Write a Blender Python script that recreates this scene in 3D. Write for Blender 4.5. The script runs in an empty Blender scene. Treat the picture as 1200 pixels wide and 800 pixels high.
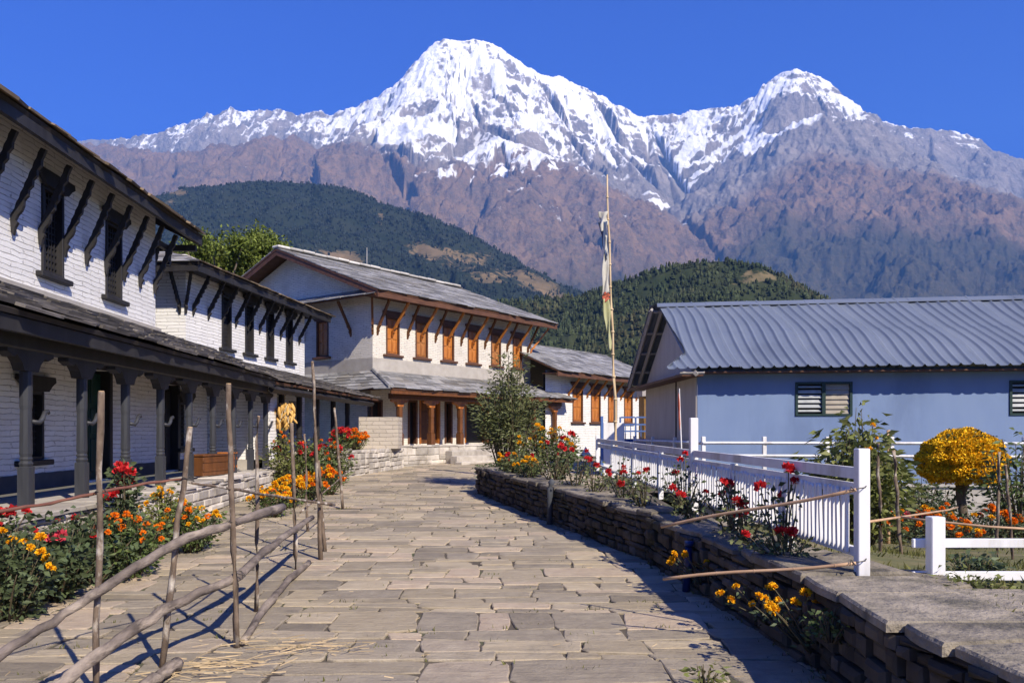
import bpy, math, random
import numpy as np
from mathutils import Vector, Matrix

random.seed(7)
RNG = np.random.default_rng(11)
R = math.radians
scene = bpy.context.scene
col = scene.collection

# ------------------------------------------------------------------ camera, sky, sun, exposure
cam_data = bpy.data.cameras.new("camera")
cam_data.lens = 28.0
cam_data.sensor_width = 36.0
cam_data.shift_y = 105.0 / 1200.0
cam_data.clip_start = 0.05
cam_data.clip_end = 60000.0
camera = bpy.data.objects.new("camera", cam_data)
camera.location = (0, 0, 1.65)
camera.rotation_euler = (R(90), 0, 0)
col.objects.link(camera)
scene.camera = camera

SUN_EL, SUN_AZ = R(39.0), R(143.5)          # azimuth clockwise from +Y
world = bpy.data.worlds.new("World")
scene.world = world
world.use_nodes = True
wn, wl = world.node_tree.nodes, world.node_tree.links
wn.clear()
sky = wn.new("ShaderNodeTexSky")
sky.sky_type = 'NISHITA'
sky.sun_disc = False
sky.sun_elevation = SUN_EL
sky.sun_rotation = SUN_AZ
sky.altitude = 2500.0
sky.air_density = 1.0
sky.dust_density = 0.1
sky.ozone_density = 4.0
hs = wn.new("ShaderNodeHueSaturation")
hs.inputs['Hue'].default_value = 0.537
hs.inputs['Saturation'].default_value = 2.0
hs.inputs['Value'].default_value = 1.08
hs2 = wn.new("ShaderNodeHueSaturation")
hs2.inputs['Saturation'].default_value = 1.18
hs2.inputs['Value'].default_value = 1.02
bg = wn.new("ShaderNodeBackground")
bg.inputs['Strength'].default_value = 0.085
wo = wn.new("ShaderNodeOutputWorld")
wl.new(sky.outputs[0], hs.inputs['Color'])
wl.new(hs.outputs[0], hs2.inputs['Color'])
wl.new(hs2.outputs[0], bg.inputs['Color'])
wl.new(bg.outputs[0], wo.inputs['Surface'])

sun_data = bpy.data.lights.new("sun", 'SUN')
sun_data.energy = 5.0
sun_data.angle = R(0.53)
sun_data.color = (1.0, 0.9, 0.75)
sun = bpy.data.objects.new("sun", sun_data)
to_sun = Vector((math.sin(SUN_AZ) * math.cos(SUN_EL), math.cos(SUN_AZ) * math.cos(SUN_EL), math.sin(SUN_EL)))
sun.rotation_euler = (-to_sun).to_track_quat('-Z', 'Y').to_euler()
sun.location = (20, -20, 30)
col.objects.link(sun)

scene.view_settings.view_transform = 'Standard'
scene.view_settings.look = 'None'
scene.view_settings.exposure = 1.25
scene.view_settings.gamma = 1.0
scene.view_settings.use_curve_mapping = False
scene.render.engine = 'CYCLES'
scene.cycles.use_denoising = True
scene.cycles.max_bounces = 6
scene.cycles.transparent_max_bounces = 8
scene.cycles.volume_bounces = 0

# ------------------------------------------------------------------ materials
MATS = {}


def nodes_of(name):
    m = bpy.data.materials.new(name)
    m.use_nodes = True
    nt = m.node_tree
    for n in list(nt.nodes):
        nt.nodes.remove(n)
    out = nt.nodes.new("ShaderNodeOutputMaterial")
    MATS[name] = m
    return m, nt, out


def N(nt, typ, **kw):
    n = nt.nodes.new(typ)
    for k, v in kw.items():
        if hasattr(n, k):
            setattr(n, k, v)
        else:
            n.inputs[k].default_value = v
    return n


def c4(c):
    return (c[0], c[1], c[2], 1.0)


def math_node(nt, op, a, b=None):
    n = nt.nodes.new("ShaderNodeMath")
    n.operation = op
    for i, v in enumerate((a, b)):
        if v is None:
            continue
        if isinstance(v, (int, float)):
            n.inputs[i].default_value = v
        else:
            nt.links.new(v, n.inputs[i])
    return n.outputs[0]


def mix_col(nt, fac, a, b, blend='MIX'):
    n = nt.nodes.new("ShaderNodeMix")
    n.data_type = 'RGBA'
    n.blend_type = blend
    n.clamp_factor = True
    for idx, v in ((0, fac), (6, a), (7, b)):
        if isinstance(v, (int, float)):
            n.inputs[idx].default_value = v
        elif isinstance(v, tuple):
            n.inputs[idx].default_value = c4(v)
        else:
            nt.links.new(v, n.inputs[idx])
    return n.outputs[2]


def ramp(nt, val, p0, p1):
    n = nt.nodes.new("ShaderNodeMapRange")
    n.inputs[1].default_value = p0
    n.inputs[2].default_value = p1
    nt.links.new(val, n.inputs[0])
    return n.outputs[0]


def coords(nt, stretch=(1, 1, 1)):
    tc = nt.nodes.new("ShaderNodeTexCoord")
    mp = nt.nodes.new("ShaderNodeMapping")
    mp.inputs['Scale'].default_value = stretch
    nt.links.new(tc.outputs['Object'], mp.inputs['Vector'])
    return mp.outputs[0]


def noise(nt, vec, scale, detail=4.0, rough=0.55):
    n = nt.nodes.new("ShaderNodeTexNoise")
    n.inputs['Scale'].default_value = scale
    n.inputs['Detail'].default_value = detail
    n.inputs['Roughness'].default_value = rough
    nt.links.new(vec, n.inputs['Vector'])
    return n.outputs[0]


def finish(nt, out, colour, rough, height=None, bump=0.0, bump_dist=0.02, spec=0.4, translucent=0.0, metallic=0.0):
    p = nt.nodes.new("ShaderNodeBsdfPrincipled")
    p.inputs['Specular IOR Level'].default_value = spec
    p.inputs['Metallic'].default_value = metallic
    if isinstance(colour, tuple):
        p.inputs['Base Color'].default_value = c4(colour)
    else:
        nt.links.new(colour, p.inputs['Base Color'])
    if isinstance(rough, (int, float)):
        p.inputs['Roughness'].default_value = rough
    else:
        nt.links.new(rough, p.inputs['Roughness'])
    if height is not None and bump > 0:
        b = nt.nodes.new("ShaderNodeBump")
        b.inputs['Strength'].default_value = bump
        b.inputs['Distance'].default_value = bump_dist
        nt.links.new(height, b.inputs['Height'])
        nt.links.new(b.outputs[0], p.inputs['Normal'])
    sh = p.outputs[0]
    if translucent > 0:
        t = nt.nodes.new("ShaderNodeBsdfTranslucent")
        if isinstance(colour, tuple):
            t.inputs['Color'].default_value = c4(colour)
        else:
            nt.links.new(colour, t.inputs['Color'])
        mx = nt.nodes.new("ShaderNodeMixShader")
        mx.inputs[0].default_value = translucent
        nt.links.new(sh, mx.inputs[1])
        nt.links.new(t.outputs[0], mx.inputs[2])
        sh = mx.outputs[0]
    nt.links.new(sh, out.inputs['Surface'])


def attr(nt, name):
    a = nt.nodes.new("ShaderNodeAttribute")
    a.attribute_name = name
    return a


def mat_noise(name, c1, c2, scale=4.0, rough=0.7, bump=0.3, bump_dist=0.01, stretch=(1, 1, 1), spec=0.3,
              tint=0.0, translucent=0.0, c3=None, detail=5.0, metallic=0.0):
    """Two colours mixed by noise, an optional third colour in worn patches, a per-face tint."""
    m, nt, out = nodes_of(name)
    v = coords(nt, stretch)
    n1 = noise(nt, v, scale, detail)
    c = mix_col(nt, ramp(nt, n1, 0.32, 0.68), c1, c2)
    if c3 is not None:
        n2 = noise(nt, v, scale * 0.37, 6.0, 0.65)
        c = mix_col(nt, ramp(nt, n2, 0.52, 0.66), c, c3)
    if tint > 0:
        a = attr(nt, 'tint')
        f = math_node(nt, 'MULTIPLY_ADD', a.outputs['Fac'], 2 * tint)
        f.node.inputs[2].default_value = 1.0 - tint
        vm = nt.nodes.new("ShaderNodeVectorMath")
        vm.operation = 'SCALE'
        nt.links.new(c, vm.inputs[0])
        nt.links.new(f, vm.inputs['Scale'])
        c = vm.outputs[0]
    n3 = noise(nt, v, scale * 5.0, 4.0)
    h = math_node(nt, 'ADD', n1, math_node(nt, 'MULTIPLY', n3, 0.4))
    finish(nt, out, c, rough, h, bump, bump_dist, spec, translucent, metallic)
    return m


def mat_masonry(name, c_stone, c_joint, c_stain, row=0.075, width=0.26, bump=0.55, stain=(0.5, 0.72), spec=0.2):
    """Whitewashed coursed stone: uneven courses running level round the corners of the building."""
    m, nt, out = nodes_of(name)
    v = coords(nt)
    sep = nt.nodes.new("ShaderNodeSeparateXYZ")
    nt.links.new(v, sep.inputs[0])
    nz = noise(nt, v, 2.3, 3.0)
    nf = noise(nt, v, 9.0, 4.0)
    x = math_node(nt, 'ADD', sep.outputs[0], sep.outputs[1])
    x = math_node(nt, 'ADD', x, math_node(nt, 'MULTIPLY', nf, 0.22))
    z = math_node(nt, 'ADD', sep.outputs[2], math_node(nt, 'MULTIPLY', nz, 0.07))
    z = math_node(nt, 'ADD', z, math_node(nt, 'MULTIPLY', nf, 0.018))
    cb = nt.nodes.new("ShaderNodeCombineXYZ")
    nt.links.new(x, cb.inputs[0])
    nt.links.new(z, cb.inputs[1])
    br = nt.nodes.new("ShaderNodeTexBrick")
    br.offset = 0.5
    br.inputs['Color1'].default_value = (0.25, 0.25, 0.25, 1)
    br.inputs['Color2'].default_value = (1, 1, 1, 1)
    br.inputs['Mortar'].default_value = (0, 0, 0, 1)
    br.inputs['Scale'].default_value = 1.0
    br.inputs['Mortar Size'].default_value = 0.009
    br.inputs['Mortar Smooth'].default_value = 0.6
    br.inputs['Bias'].default_value = 0.0
    br.inputs['Brick Width'].default_value = width
    br.inputs['Row Height'].default_value = row
    nt.links.new(cb.outputs[0], br.inputs['Vector'])
    fac = br.outputs['Fac']
    gap = math_node(nt, 'MULTIPLY', fac, ramp(nt, noise(nt, v, 3.7, 5.0, 0.7), 0.36, 0.58))
    c = mix_col(nt, gap, c_stone, c_joint)
    sep2 = br.outputs['Color']
    c = mix_col(nt, 0.16, c, sep2, 'MULTIPLY')
    st = ramp(nt, noise(nt, v, 1.1, 7.0, 0.68), stain[0], stain[1])
    c = mix_col(nt, math_node(nt, 'MULTIPLY', st, 0.75), c, c_stain)
    h = math_node(nt, 'SUBTRACT', math_node(nt, 'MULTIPLY', sep2, 0.45), math_node(nt, 'MULTIPLY', fac, 0.9))
    h = math_node(nt, 'ADD', h, math_node(nt, 'MULTIPLY', noise(nt, v, 22.0, 4.0), 0.5))
    finish(nt, out, c, 0.9, h, bump, 0.02, spec)
    return m


WHITE_WALL = mat_masonry("whitewashed_stone", (0.8, 0.785, 0.755), (0.36, 0.34, 0.31), (0.6, 0.57, 0.53), row=0.085, width=0.62)
CREAM_WALL = mat_masonry("cream_washed_stone", (0.72, 0.67, 0.58), (0.40, 0.37, 0.32), (0.48, 0.44, 0.38), row=0.07, width=0.3)
GREY_BAND = mat_noise("grey_plaster", (0.34, 0.31, 0.27), (0.42, 0.39, 0.35), 3.0, 0.9, 0.2)
DARK_PLASTER = mat_noise("dark_grey_plaster", (0.05, 0.055, 0.065), (0.075, 0.08, 0.09), 3.0, 0.85, 0.2)
DARK_WOOD = mat_noise("dark_painted_timber", (0.016, 0.015, 0.016), (0.032, 0.030, 0.030), 6.0, 0.55, 0.3, 0.006, (1, 1, 0.2))
GREY_PAINT_WOOD = mat_noise("slate_grey_painted_timber", (0.032, 0.034, 0.041), (0.05, 0.053, 0.062), 5.0, 0.5, 0.25, 0.005, (2, 2, 0.3), c3=(0.028, 0.028, 0.032))
RED_WOOD = mat_noise("reddish_brown_timber", (0.075, 0.034, 0.02), (0.13, 0.06, 0.032), 7.0, 0.6, 0.35, 0.006, (0.3, 1, 1))
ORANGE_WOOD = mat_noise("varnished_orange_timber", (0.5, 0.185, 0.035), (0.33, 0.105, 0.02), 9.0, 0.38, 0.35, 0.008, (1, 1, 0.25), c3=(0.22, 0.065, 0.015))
DARK_ORANGE = mat_noise("dark_brown_timber", (0.16, 0.06, 0.018), (0.09, 0.035, 0.012), 8.0, 0.5, 0.3, 0.006, (1, 1, 0.25))  # darker and browner than the varnished orange timber
ROOF_DECK = mat_noise("old_roof_boards", (0.022, 0.019, 0.017), (0.045, 0.036, 0.03), 6.0, 0.8, 0.3, 0.008, (1, 0.2, 1))
SLATE_DARK = mat_noise("dark_brown_slate", (0.075, 0.068, 0.063), (0.14, 0.125, 0.112), 3.5, 0.75, 0.35, 0.012, tint=0.5, c3=(0.2, 0.18, 0.16))
SLATE_TAN = mat_noise("tan_weathered_slate", (0.16, 0.115, 0.07), (0.26, 0.2, 0.135), 3.5, 0.8, 0.35, 0.012, tint=0.5)
SLATE_GREY = mat_noise("grey_weathered_slate", (0.17, 0.17, 0.172), (0.28, 0.275, 0.27), 2.5, 0.7, 0.35, 0.012, tint=0.42, c3=(0.2, 0.185, 0.165))
SLATE_PALE = mat_noise("pale_ridge_stone", (0.42, 0.40, 0.36), (0.56, 0.54, 0.5), 4.0, 0.85, 0.4, 0.012, tint=0.25)
VOID = mat_noise("painted_dark_and_seam", (0.012, 0.012, 0.014), (0.02, 0.02, 0.022), 3.0, 0.9, 0.0)  # near-black: paints the darkness of unlit rooms, also colours the board seam
GREEN_DOOR = mat_noise("dark_green_door_paint", (0.008, 0.035, 0.03), (0.012, 0.05, 0.04), 6.0, 0.45, 0.2, 0.004, (2, 2, 0.3))
PAVE = None


def mat_flagstone():
    m, nt, out = nodes_of("split_flagstone")
    v = coords(nt)
    t = attr(nt, 'tint').outputs['Fac']
    h1 = math_node(nt, 'FRACT', math_node(nt, 'MULTIPLY', t, 7.31))
    h2 = math_node(nt, 'FRACT', math_node(nt, 'MULTIPLY', t, 23.7))
    big = noise(nt, v, 1.3, 6.0, 0.6)
    mid = noise(nt, v, 5.0, 8.0, 0.68)
    fin = noise(nt, v, 38.0, 5.0, 0.65)
    lay = noise(nt, coords(nt, (0.6, 3.2, 1.0)), 4.0, 8.0, 0.7)
    c = mix_col(nt, ramp(nt, h1, 0.25, 0.85), (0.235, 0.198, 0.148), (0.38, 0.31, 0.205))
    c = mix_col(nt, math_node(nt, 'MULTIPLY', ramp(nt, h2, 0.75, 0.95), 0.6), c, (0.35, 0.255, 0.18))
    c = mix_col(nt, ramp(nt, mid, 0.3, 0.75), c, mix_col(nt, 0.5, c, (0.5, 0.43, 0.31)))
    c = mix_col(nt, math_node(nt, 'MULTIPLY', ramp(nt, lay, 0.55, 0.7), 0.5), c, (0.13, 0.112, 0.088))
    c = mix_col(nt, math_node(nt, 'MULTIPLY', ramp(nt, big, 0.54, 0.7), 0.5), c, (0.17, 0.148, 0.115))
    c = mix_col(nt, math_node(nt, 'MULTIPLY', ramp(nt, fin, 0.6, 0.75), 0.4), c, (0.52, 0.45, 0.34))
    k = math_node(nt, 'ADD', 0.74, math_node(nt, 'MULTIPLY', h2, 0.5))
    vm = nt.nodes.new("ShaderNodeVectorMath")
    vm.operation = 'SCALE'
    nt.links.new(c, vm.inputs[0])
    nt.links.new(k, vm.inputs['Scale'])
    h = math_node(nt, 'ADD', math_node(nt, 'MULTIPLY', lay, 1.2), math_node(nt, 'ADD', mid, math_node(nt, 'MULTIPLY', fin, 0.35)))
    finish(nt, out, vm.outputs[0], 0.8, h, 0.9, 0.022, 0.2)
    return m


PAVE = mat_flagstone()
SOIL = mat_noise("dark_soil", (0.07, 0.055, 0.04), (0.12, 0.1, 0.07), 4.0, 0.95, 0.6, 0.03, c3=(0.08, 0.1, 0.04))
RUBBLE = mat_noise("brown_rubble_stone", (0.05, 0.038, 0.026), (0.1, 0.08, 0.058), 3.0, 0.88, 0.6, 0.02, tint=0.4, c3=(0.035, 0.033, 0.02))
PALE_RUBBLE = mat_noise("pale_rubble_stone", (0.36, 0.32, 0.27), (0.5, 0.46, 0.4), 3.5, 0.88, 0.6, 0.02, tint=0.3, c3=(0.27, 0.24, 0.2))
COPING = mat_noise("grey_coping_stone", (0.15, 0.13, 0.098), (0.28, 0.24, 0.18), 5.0, 0.88, 1.0, 0.05, tint=0.35, c3=(0.1, 0.09, 0.065), detail=10.0)
CEMENT = mat_noise("cement_block", (0.36, 0.34, 0.3), (0.46, 0.43, 0.385), 4.0, 0.9, 0.4, 0.01, tint=0.12)
BARK_POLE = mat_noise("peeling_grey_bark", (0.19, 0.14, 0.1), (0.085, 0.06, 0.042), 20.0, 0.8, 0.6, 0.008, (1, 1, 0.5), c3=(0.5, 0.45, 0.38))
LOG_GREY = mat_noise("weathered_grey_log", (0.24, 0.195, 0.16), (0.075, 0.06, 0.05), 14.0, 0.85, 1.0, 0.02, (1, 0.2, 1), c3=(0.34, 0.28, 0.22))
RED_ROD = mat_noise("reddish_bark_rod", (0.2, 0.085, 0.055), (0.12, 0.05, 0.035), 9.0, 0.6, 0.4, 0.005)
CUT_WOOD = mat_noise("fresh_cut_wood", (0.6, 0.42, 0.24), (0.48, 0.32, 0.17), 9.0, 0.8, 0.2)
POLE_BAMBOO = mat_noise("pale_bamboo_pole", (0.6, 0.47, 0.29), (0.5, 0.37, 0.21), 6.0, 0.5, 0.2, 0.004, (1, 1, 0.3))
BAMBOO = mat_noise("dry_bamboo", (0.52, 0.34, 0.2), (0.4, 0.25, 0.14), 6.0, 0.5, 0.2, 0.004, (1, 1, 0.3))
WHITE_PAINT = mat_noise("white_painted_wood", (0.76, 0.755, 0.745), (0.66, 0.65, 0.635), 5.0, 0.5, 0.35, 0.005, (1, 1, 0.3), c3=(0.5, 0.48, 0.44))
BLUE_WALL = mat_noise("blue_wall_paint", (0.162, 0.23, 0.375), (0.185, 0.255, 0.4), 1.6, 0.75, 0.3, 0.012, (1, 1, 0.35), c3=(0.14, 0.198, 0.325))
BLUE_WOOD = mat_noise("blue_gate_paint", (0.06, 0.12, 0.32), (0.08, 0.15, 0.36), 4.0, 0.55, 0.2, 0.004)
PLY = mat_noise("pale_plywood", (0.5, 0.46, 0.4), (0.42, 0.38, 0.33), 3.0, 0.8, 0.2, 0.005, (1, 1, 0.25))
METAL_ROOF = mat_noise("grey_blue_sheet_metal", (0.118, 0.143, 0.192), (0.15, 0.176, 0.225), 0.9, 0.5, 0.12, 0.01, (1, 0.3, 1), spec=0.45, c3=(0.098, 0.118, 0.158))
PALE_WOOD = mat_noise("grey_pale_boards", (0.3, 0.28, 0.26), (0.4, 0.37, 0.34), 5.0, 0.8, 0.3, 0.006, (0.2, 1, 1))
FRAME_GREEN = mat_noise("dark_green_frame_paint", (0.016, 0.035, 0.032), (0.022, 0.045, 0.04), 6.0, 0.5, 0.1)
LOUVRE = mat_noise("louvre_glass", (0.42, 0.44, 0.44), (0.3, 0.32, 0.33), 5.0, 0.25, 0.0, spec=0.6)
LOUVRE_BEIGE = mat_noise("beige_louvre_glass", (0.34, 0.3, 0.22), (0.28, 0.24, 0.18), 5.0, 0.25, 0.0, spec=0.6)
YELLOW_WOOD = mat_noise("mustard_painted_boards", (0.3, 0.16, 0.03), (0.14, 0.075, 0.025), 2.6, 0.7, 0.2, c3=(0.18, 0.16, 0.13))
ROPE = mat_noise("dark_wire", (0.05, 0.045, 0.04), (0.08, 0.07, 0.06), 8.0, 0.8, 0.2)
BLUE_PLASTIC = mat_noise("blue_plastic", (0.012, 0.025, 0.09), (0.015, 0.03, 0.11), 4.0, 0.35, 0.05)
CLOTH_WHITE = mat_noise("faded_white_cloth", (0.62, 0.6, 0.52), (0.72, 0.7, 0.64), 5.0, 0.9, 0.3, 0.01, translucent=0.35)
CLOTH_RED = mat_noise("faded_red_cloth", (0.5, 0.1, 0.06), (0.6, 0.2, 0.12), 5.0, 0.9, 0.3, 0.01, translucent=0.3)
CLOTH_GREEN = mat_noise("faded_yellow_green_cloth", (0.5, 0.5, 0.25), (0.58, 0.58, 0.36), 5.0, 0.9, 0.3, 0.01, translucent=0.35)
CLOTH_BLUE = mat_noise("dark_blue_cloth", (0.05, 0.07, 0.14), (0.07, 0.1, 0.18), 5.0, 0.9, 0.3, 0.01, translucent=0.2)
STRAW = mat_noise("dry_straw", (0.46, 0.35, 0.2), (0.34, 0.25, 0.14), 9.0, 0.8, 0.0, tint=0.35)
CORN = mat_noise("dried_golden_corn", (0.62, 0.38, 0.11), (0.5, 0.28, 0.07), 14.0, 0.6, 0.5, 0.006, tint=0.3)
HUSK = mat_noise("pale_corn_husk", (0.62, 0.54, 0.38), (0.5, 0.42, 0.28), 9.0, 0.8, 0.2, translucent=0.3)
CLAY = mat_noise("terracotta_clay", (0.34, 0.13, 0.06), (0.27, 0.1, 0.05), 5.0, 0.8, 0.2)
BLOCK_FACE = mat_masonry("buff_stone_block", (0.5, 0.44, 0.36), (0.28, 0.24, 0.2), (0.36, 0.31, 0.25), row=0.13, width=0.42, bump=0.7)
BRASS_GREY = mat_noise("dull_grey_metal", (0.2, 0.2, 0.2), (0.3, 0.3, 0.3), 5.0, 0.5, 0.1)

LEAF_DARK = mat_noise("deep_green_leaf", (0.055, 0.08, 0.036), (0.1, 0.128, 0.055), 3.0, 0.55, 0.0, tint=0.6, translucent=0.22, spec=0.35)
LEAF_MID = mat_noise("mid_green_leaf", (0.07, 0.11, 0.03), (0.115, 0.15, 0.045), 3.0, 0.55, 0.0, tint=0.6, translucent=0.28, spec=0.35)
LEAF_LIGHT = mat_noise("yellow_green_leaf", (0.13, 0.155, 0.04), (0.19, 0.2, 0.06), 3.0, 0.55, 0.0, tint=0.55, translucent=0.3, spec=0.3)
LEAF_OLIVE = mat_noise("olive_green_leaf", (0.1, 0.12, 0.045), (0.16, 0.17, 0.068), 3.0, 0.6, 0.0, tint=0.55, translucent=0.22, spec=0.3)
LEAF_TREE = mat_noise("tree_leaf", (0.1, 0.14, 0.022), (0.17, 0.2, 0.04), 1.2, 0.6, 0.0, tint=0.6, translucent=0.3, spec=0.25)
STEM = mat_noise("green_brown_stem", (0.08, 0.075, 0.035), (0.1, 0.07, 0.045), 9.0, 0.7, 0.0)
TRUNK = mat_noise("brown_bark", (0.1, 0.075, 0.055), (0.16, 0.125, 0.095), 6.0, 0.9, 0.7, 0.02, (1, 1, 0.3))
PETAL_ORANGE = mat_noise("orange_petal", (0.85, 0.25, 0.012), (0.75, 0.17, 0.008), 18.0, 0.6, 0.0, tint=0.3, translucent=0.2, spec=0.15)
PETAL_YELLOW = mat_noise("yellow_petal", (0.88, 0.5, 0.015), (0.82, 0.4, 0.01), 18.0, 0.6, 0.0, tint=0.25, translucent=0.2, spec=0.15)
PETAL_RED = mat_noise("red_petal", (0.62, 0.035, 0.03), (0.5, 0.02, 0.03), 18.0, 0.55, 0.0, tint=0.35, translucent=0.2, spec=0.2)
PETAL_PINK = mat_noise("rose_pink_petal", (0.72, 0.06, 0.1), (0.66, 0.09, 0.12), 18.0, 0.55, 0.0, tint=0.35, translucent=0.2, spec=0.2)
TOPIARY = mat_noise("golden_flower_mass", (0.85, 0.56, 0.025), (0.74, 0.42, 0.012), 4.0, 0.65, 0.0, tint=0.5, translucent=0.15, spec=0.15)
GRASS = mat_noise("garden_grass_blade", (0.1, 0.115, 0.03), (0.17, 0.16, 0.05), 2.0, 0.7, 0.0, tint=0.5, translucent=0.25, spec=0.2)


# ------------------------------------------------------------------ mesh building
class MB:
    """Collects polygons (with a tint and material slot each) and links them as ONE mesh object."""

    def __init__(self):
        self.v, self.f, self.t, self.m = [], [], [], []
        self.slot = 0

    def poly(self, pts, tint=0.5):
        b = len(self.v)
        self.v.extend([tuple(p) for p in pts])
        self.f.append(tuple(range(b, b + len(pts))))
        self.t.append(tint)
        self.m.append(self.slot)

    def faces(self, verts, faces, tint=0.5):
        b = len(self.v)
        self.v.extend([tuple(p) for p in verts])
        for q in faces:
            self.f.append(tuple(i + b for i in q))
            self.t.append(tint)
            self.m.append(self.slot)

    def hexa(self, p, tint=0.5):
        """8 corners: bottom ring 0-3 counter-clockwise from above, top ring 4-7."""
        self.faces(p, ((3, 2, 1, 0), (4, 5, 6, 7), (0, 1, 5, 4), (1, 2, 6, 5), (2, 3, 7, 6), (3, 0, 4, 7)), tint)

    def box(self, x0, x1, y0, y1, z0, z1, tint=0.5, bev=0.0):
        if bev <= 0:
            self.hexa(((x0, y0, z0), (x1, y0, z0), (x1, y1, z0), (x0, y1, z0),
                       (x0, y0, z1), (x1, y0, z1), (x1, y1, z1), (x0, y1, z1)), tint)
            return
        b = min(bev, abs(x1 - x0) * 0.45, abs(y1 - y0) * 0.45, abs(z1 - z0) * 0.45)
        rings = []
        for z, i in ((z0, b), (z0 + b, 0), (z1 - b, 0), (z1, b)):
            rings.append([(x0 + b, y0 + i, z), (x1 - b, y0 + i, z), (x1 - i, y0 + b, z), (x1 - i, y1 - b, z),
                          (x1 - b, y1 - i, z), (x0 + b, y1 - i, z), (x0 + i, y1 - b, z), (x0 + i, y0 + b, z)])
        self.loft(rings, tint)

    def loft(self, rings, tint=0.5, caps=True):
        n = len(rings[0])
        vs = [p for r in rings for p in r]
        fs = []
        for k in range(len(rings) - 1):
            for i in range(n):
                j = (i + 1) % n
                fs.append((k * n + i, k * n + j, (k + 1) * n + j, (k + 1) * n + i))
        if caps:
            fs.append(tuple(reversed(range(n))))
            fs.append(tuple(range((len(rings) - 1) * n, len(rings) * n)))
        self.faces(vs, fs, tint)

    def tube(self, pts, radii, sides=8, tint=0.5, wob=0.0):
        pts = [Vector(p) for p in pts]
        if isinstance(radii, (int, float)):
            radii = [radii] * len(pts)
        rings = []
        up = Vector((0, 0, 1))
        for i, p in enumerate(pts):
            d = (pts[min(i + 1, len(pts) - 1)] - pts[max(i - 1, 0)]).normalized()
            a = d.cross(up)
            if a.length < 0.05:
                a = d.cross(Vector((0, 1, 0)))
            a.normalize()
            b = a.cross(d).normalized()
            ring = []
            for k in range(sides):
                th = 2 * math.pi * k / sides
                r = radii[i] * (1 + random.uniform(-wob, wob))
                q = p + a * (math.cos(th) * r) + b * (math.sin(th) * r)
                ring.append((q.x, q.y, q.z))
            rings.append(ring)
        self.loft(rings, tint)

    def prism(self, outline, p0, ax, ay, normal, thick, tint=0.5):
        """A 2D outline laid in the plane (ax, ay) at p0 and thickened both ways along normal."""
        p0, ax, ay, n = Vector(p0), Vector(ax), Vector(ay), Vector(normal).normalized()
        k = len(outline)
        lo = [tuple(p0 + ax * u + ay * w - n * (thick / 2)) for u, w in outline]
        hi = [tuple(p0 + ax * u + ay * w + n * (thick / 2)) for u, w in outline]
        fs = [tuple(reversed(range(k))), tuple(range(k, 2 * k))]
        for i in range(k):
            j = (i + 1) % k
            fs.append((i, j, k + j, k + i))
        self.faces(lo + hi, fs, tint)

    def mesh(self, name, mats, smooth=False):
        me = bpy.data.meshes.new(name)
        me.from_pydata(self.v, [], self.f)
        for m in (mats if isinstance(mats, (list, tuple)) else [mats]):
            me.materials.append(m)
        a = me.attributes.new('tint', 'FLOAT', 'FACE')
        a.data.foreach_set('value', self.t)
        me.polygons.foreach_set('material_index', self.m)
        if smooth:
            me.polygons.foreach_set('use_smooth', [True] * len(me.polygons))
        me.update()
        return me

    def build(self, name, mats, parent=None, smooth=False, fix=True):
        me = self.mesh(name, mats, smooth)
        if fix:
            import bmesh
            bm = bmesh.new()
            bm.from_mesh(me)
            bmesh.ops.recalc_face_normals(bm, faces=bm.faces)
            bm.to_mesh(me)
            bm.free()
        return link(name, me, parent)


def link(name, me, parent=None):
    o = bpy.data.objects.new(name, me)
    if parent is not None:
        o.parent = parent
    col.objects.link(o)
    return o


def np_mesh(name, verts, faces, mat, tint=None, smooth=False, extra=None):
    verts = np.ascontiguousarray(verts, dtype=np.float32)
    faces = np.ascontiguousarray(faces, dtype=np.int32)
    me = bpy.data.meshes.new(name)
    me.vertices.add(len(verts))
    me.vertices.foreach_set('co', verts.ravel())
    k = faces.shape[1]
    me.loops.add(faces.size)
    me.loops.foreach_set('vertex_index', faces.ravel())
    me.polygons.add(len(faces))
    me.polygons.foreach_set('loop_start', np.arange(0, faces.size, k, dtype=np.int32))
    me.polygons.foreach_set('loop_total', np.full(len(faces), k, dtype=np.int32))
    if smooth:
        me.polygons.foreach_set('use_smooth', np.ones(len(faces), dtype=bool))
    me.materials.append(mat)
    if tint is not None:
        a = me.attributes.new('tint', 'FLOAT', 'FACE')
        a.data.foreach_set('value', np.asarray(tint, dtype=np.float32))
    for nm, arr in (extra or {}).items():
        a = me.attributes.new(nm, 'FLOAT', 'POINT')
        a.data.foreach_set('value', np.asarray(arr, dtype=np.float32))
    me.update(calc_edges=True)
    me.validate()
    return me


def tag(o, label=None, cat=None, group=None, kind=None):
    if label:
        o['label'] = label
    if cat:
        o['category'] = cat
    if group:
        o['group'] = group
    if kind:
        o['kind'] = kind
    return o


def empty(name, loc, label, cat, group=None, rz=0.0):
    o = bpy.data.objects.new(name, None)
    o.empty_display_size = 0.2
    o.location = loc
    o.rotation_euler = (0, 0, rz)
    col.objects.link(o)
    return tag(o, label, cat, group)


def ground_z(y):
    return 0.02 * max(0.0, y - 8.0) if y < 30 else 0.44


def at(px, py_or_none, Y, z=None):
    """A point seen at column px at distance Y; its height from row py, or given."""
    x = (px - 600.0) / 933.0 * Y
    zz = z if z is not None else 1.65 - (py_or_none - 505.0) / 933.0 * Y
    return Vector((x, Y, zz))


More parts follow.
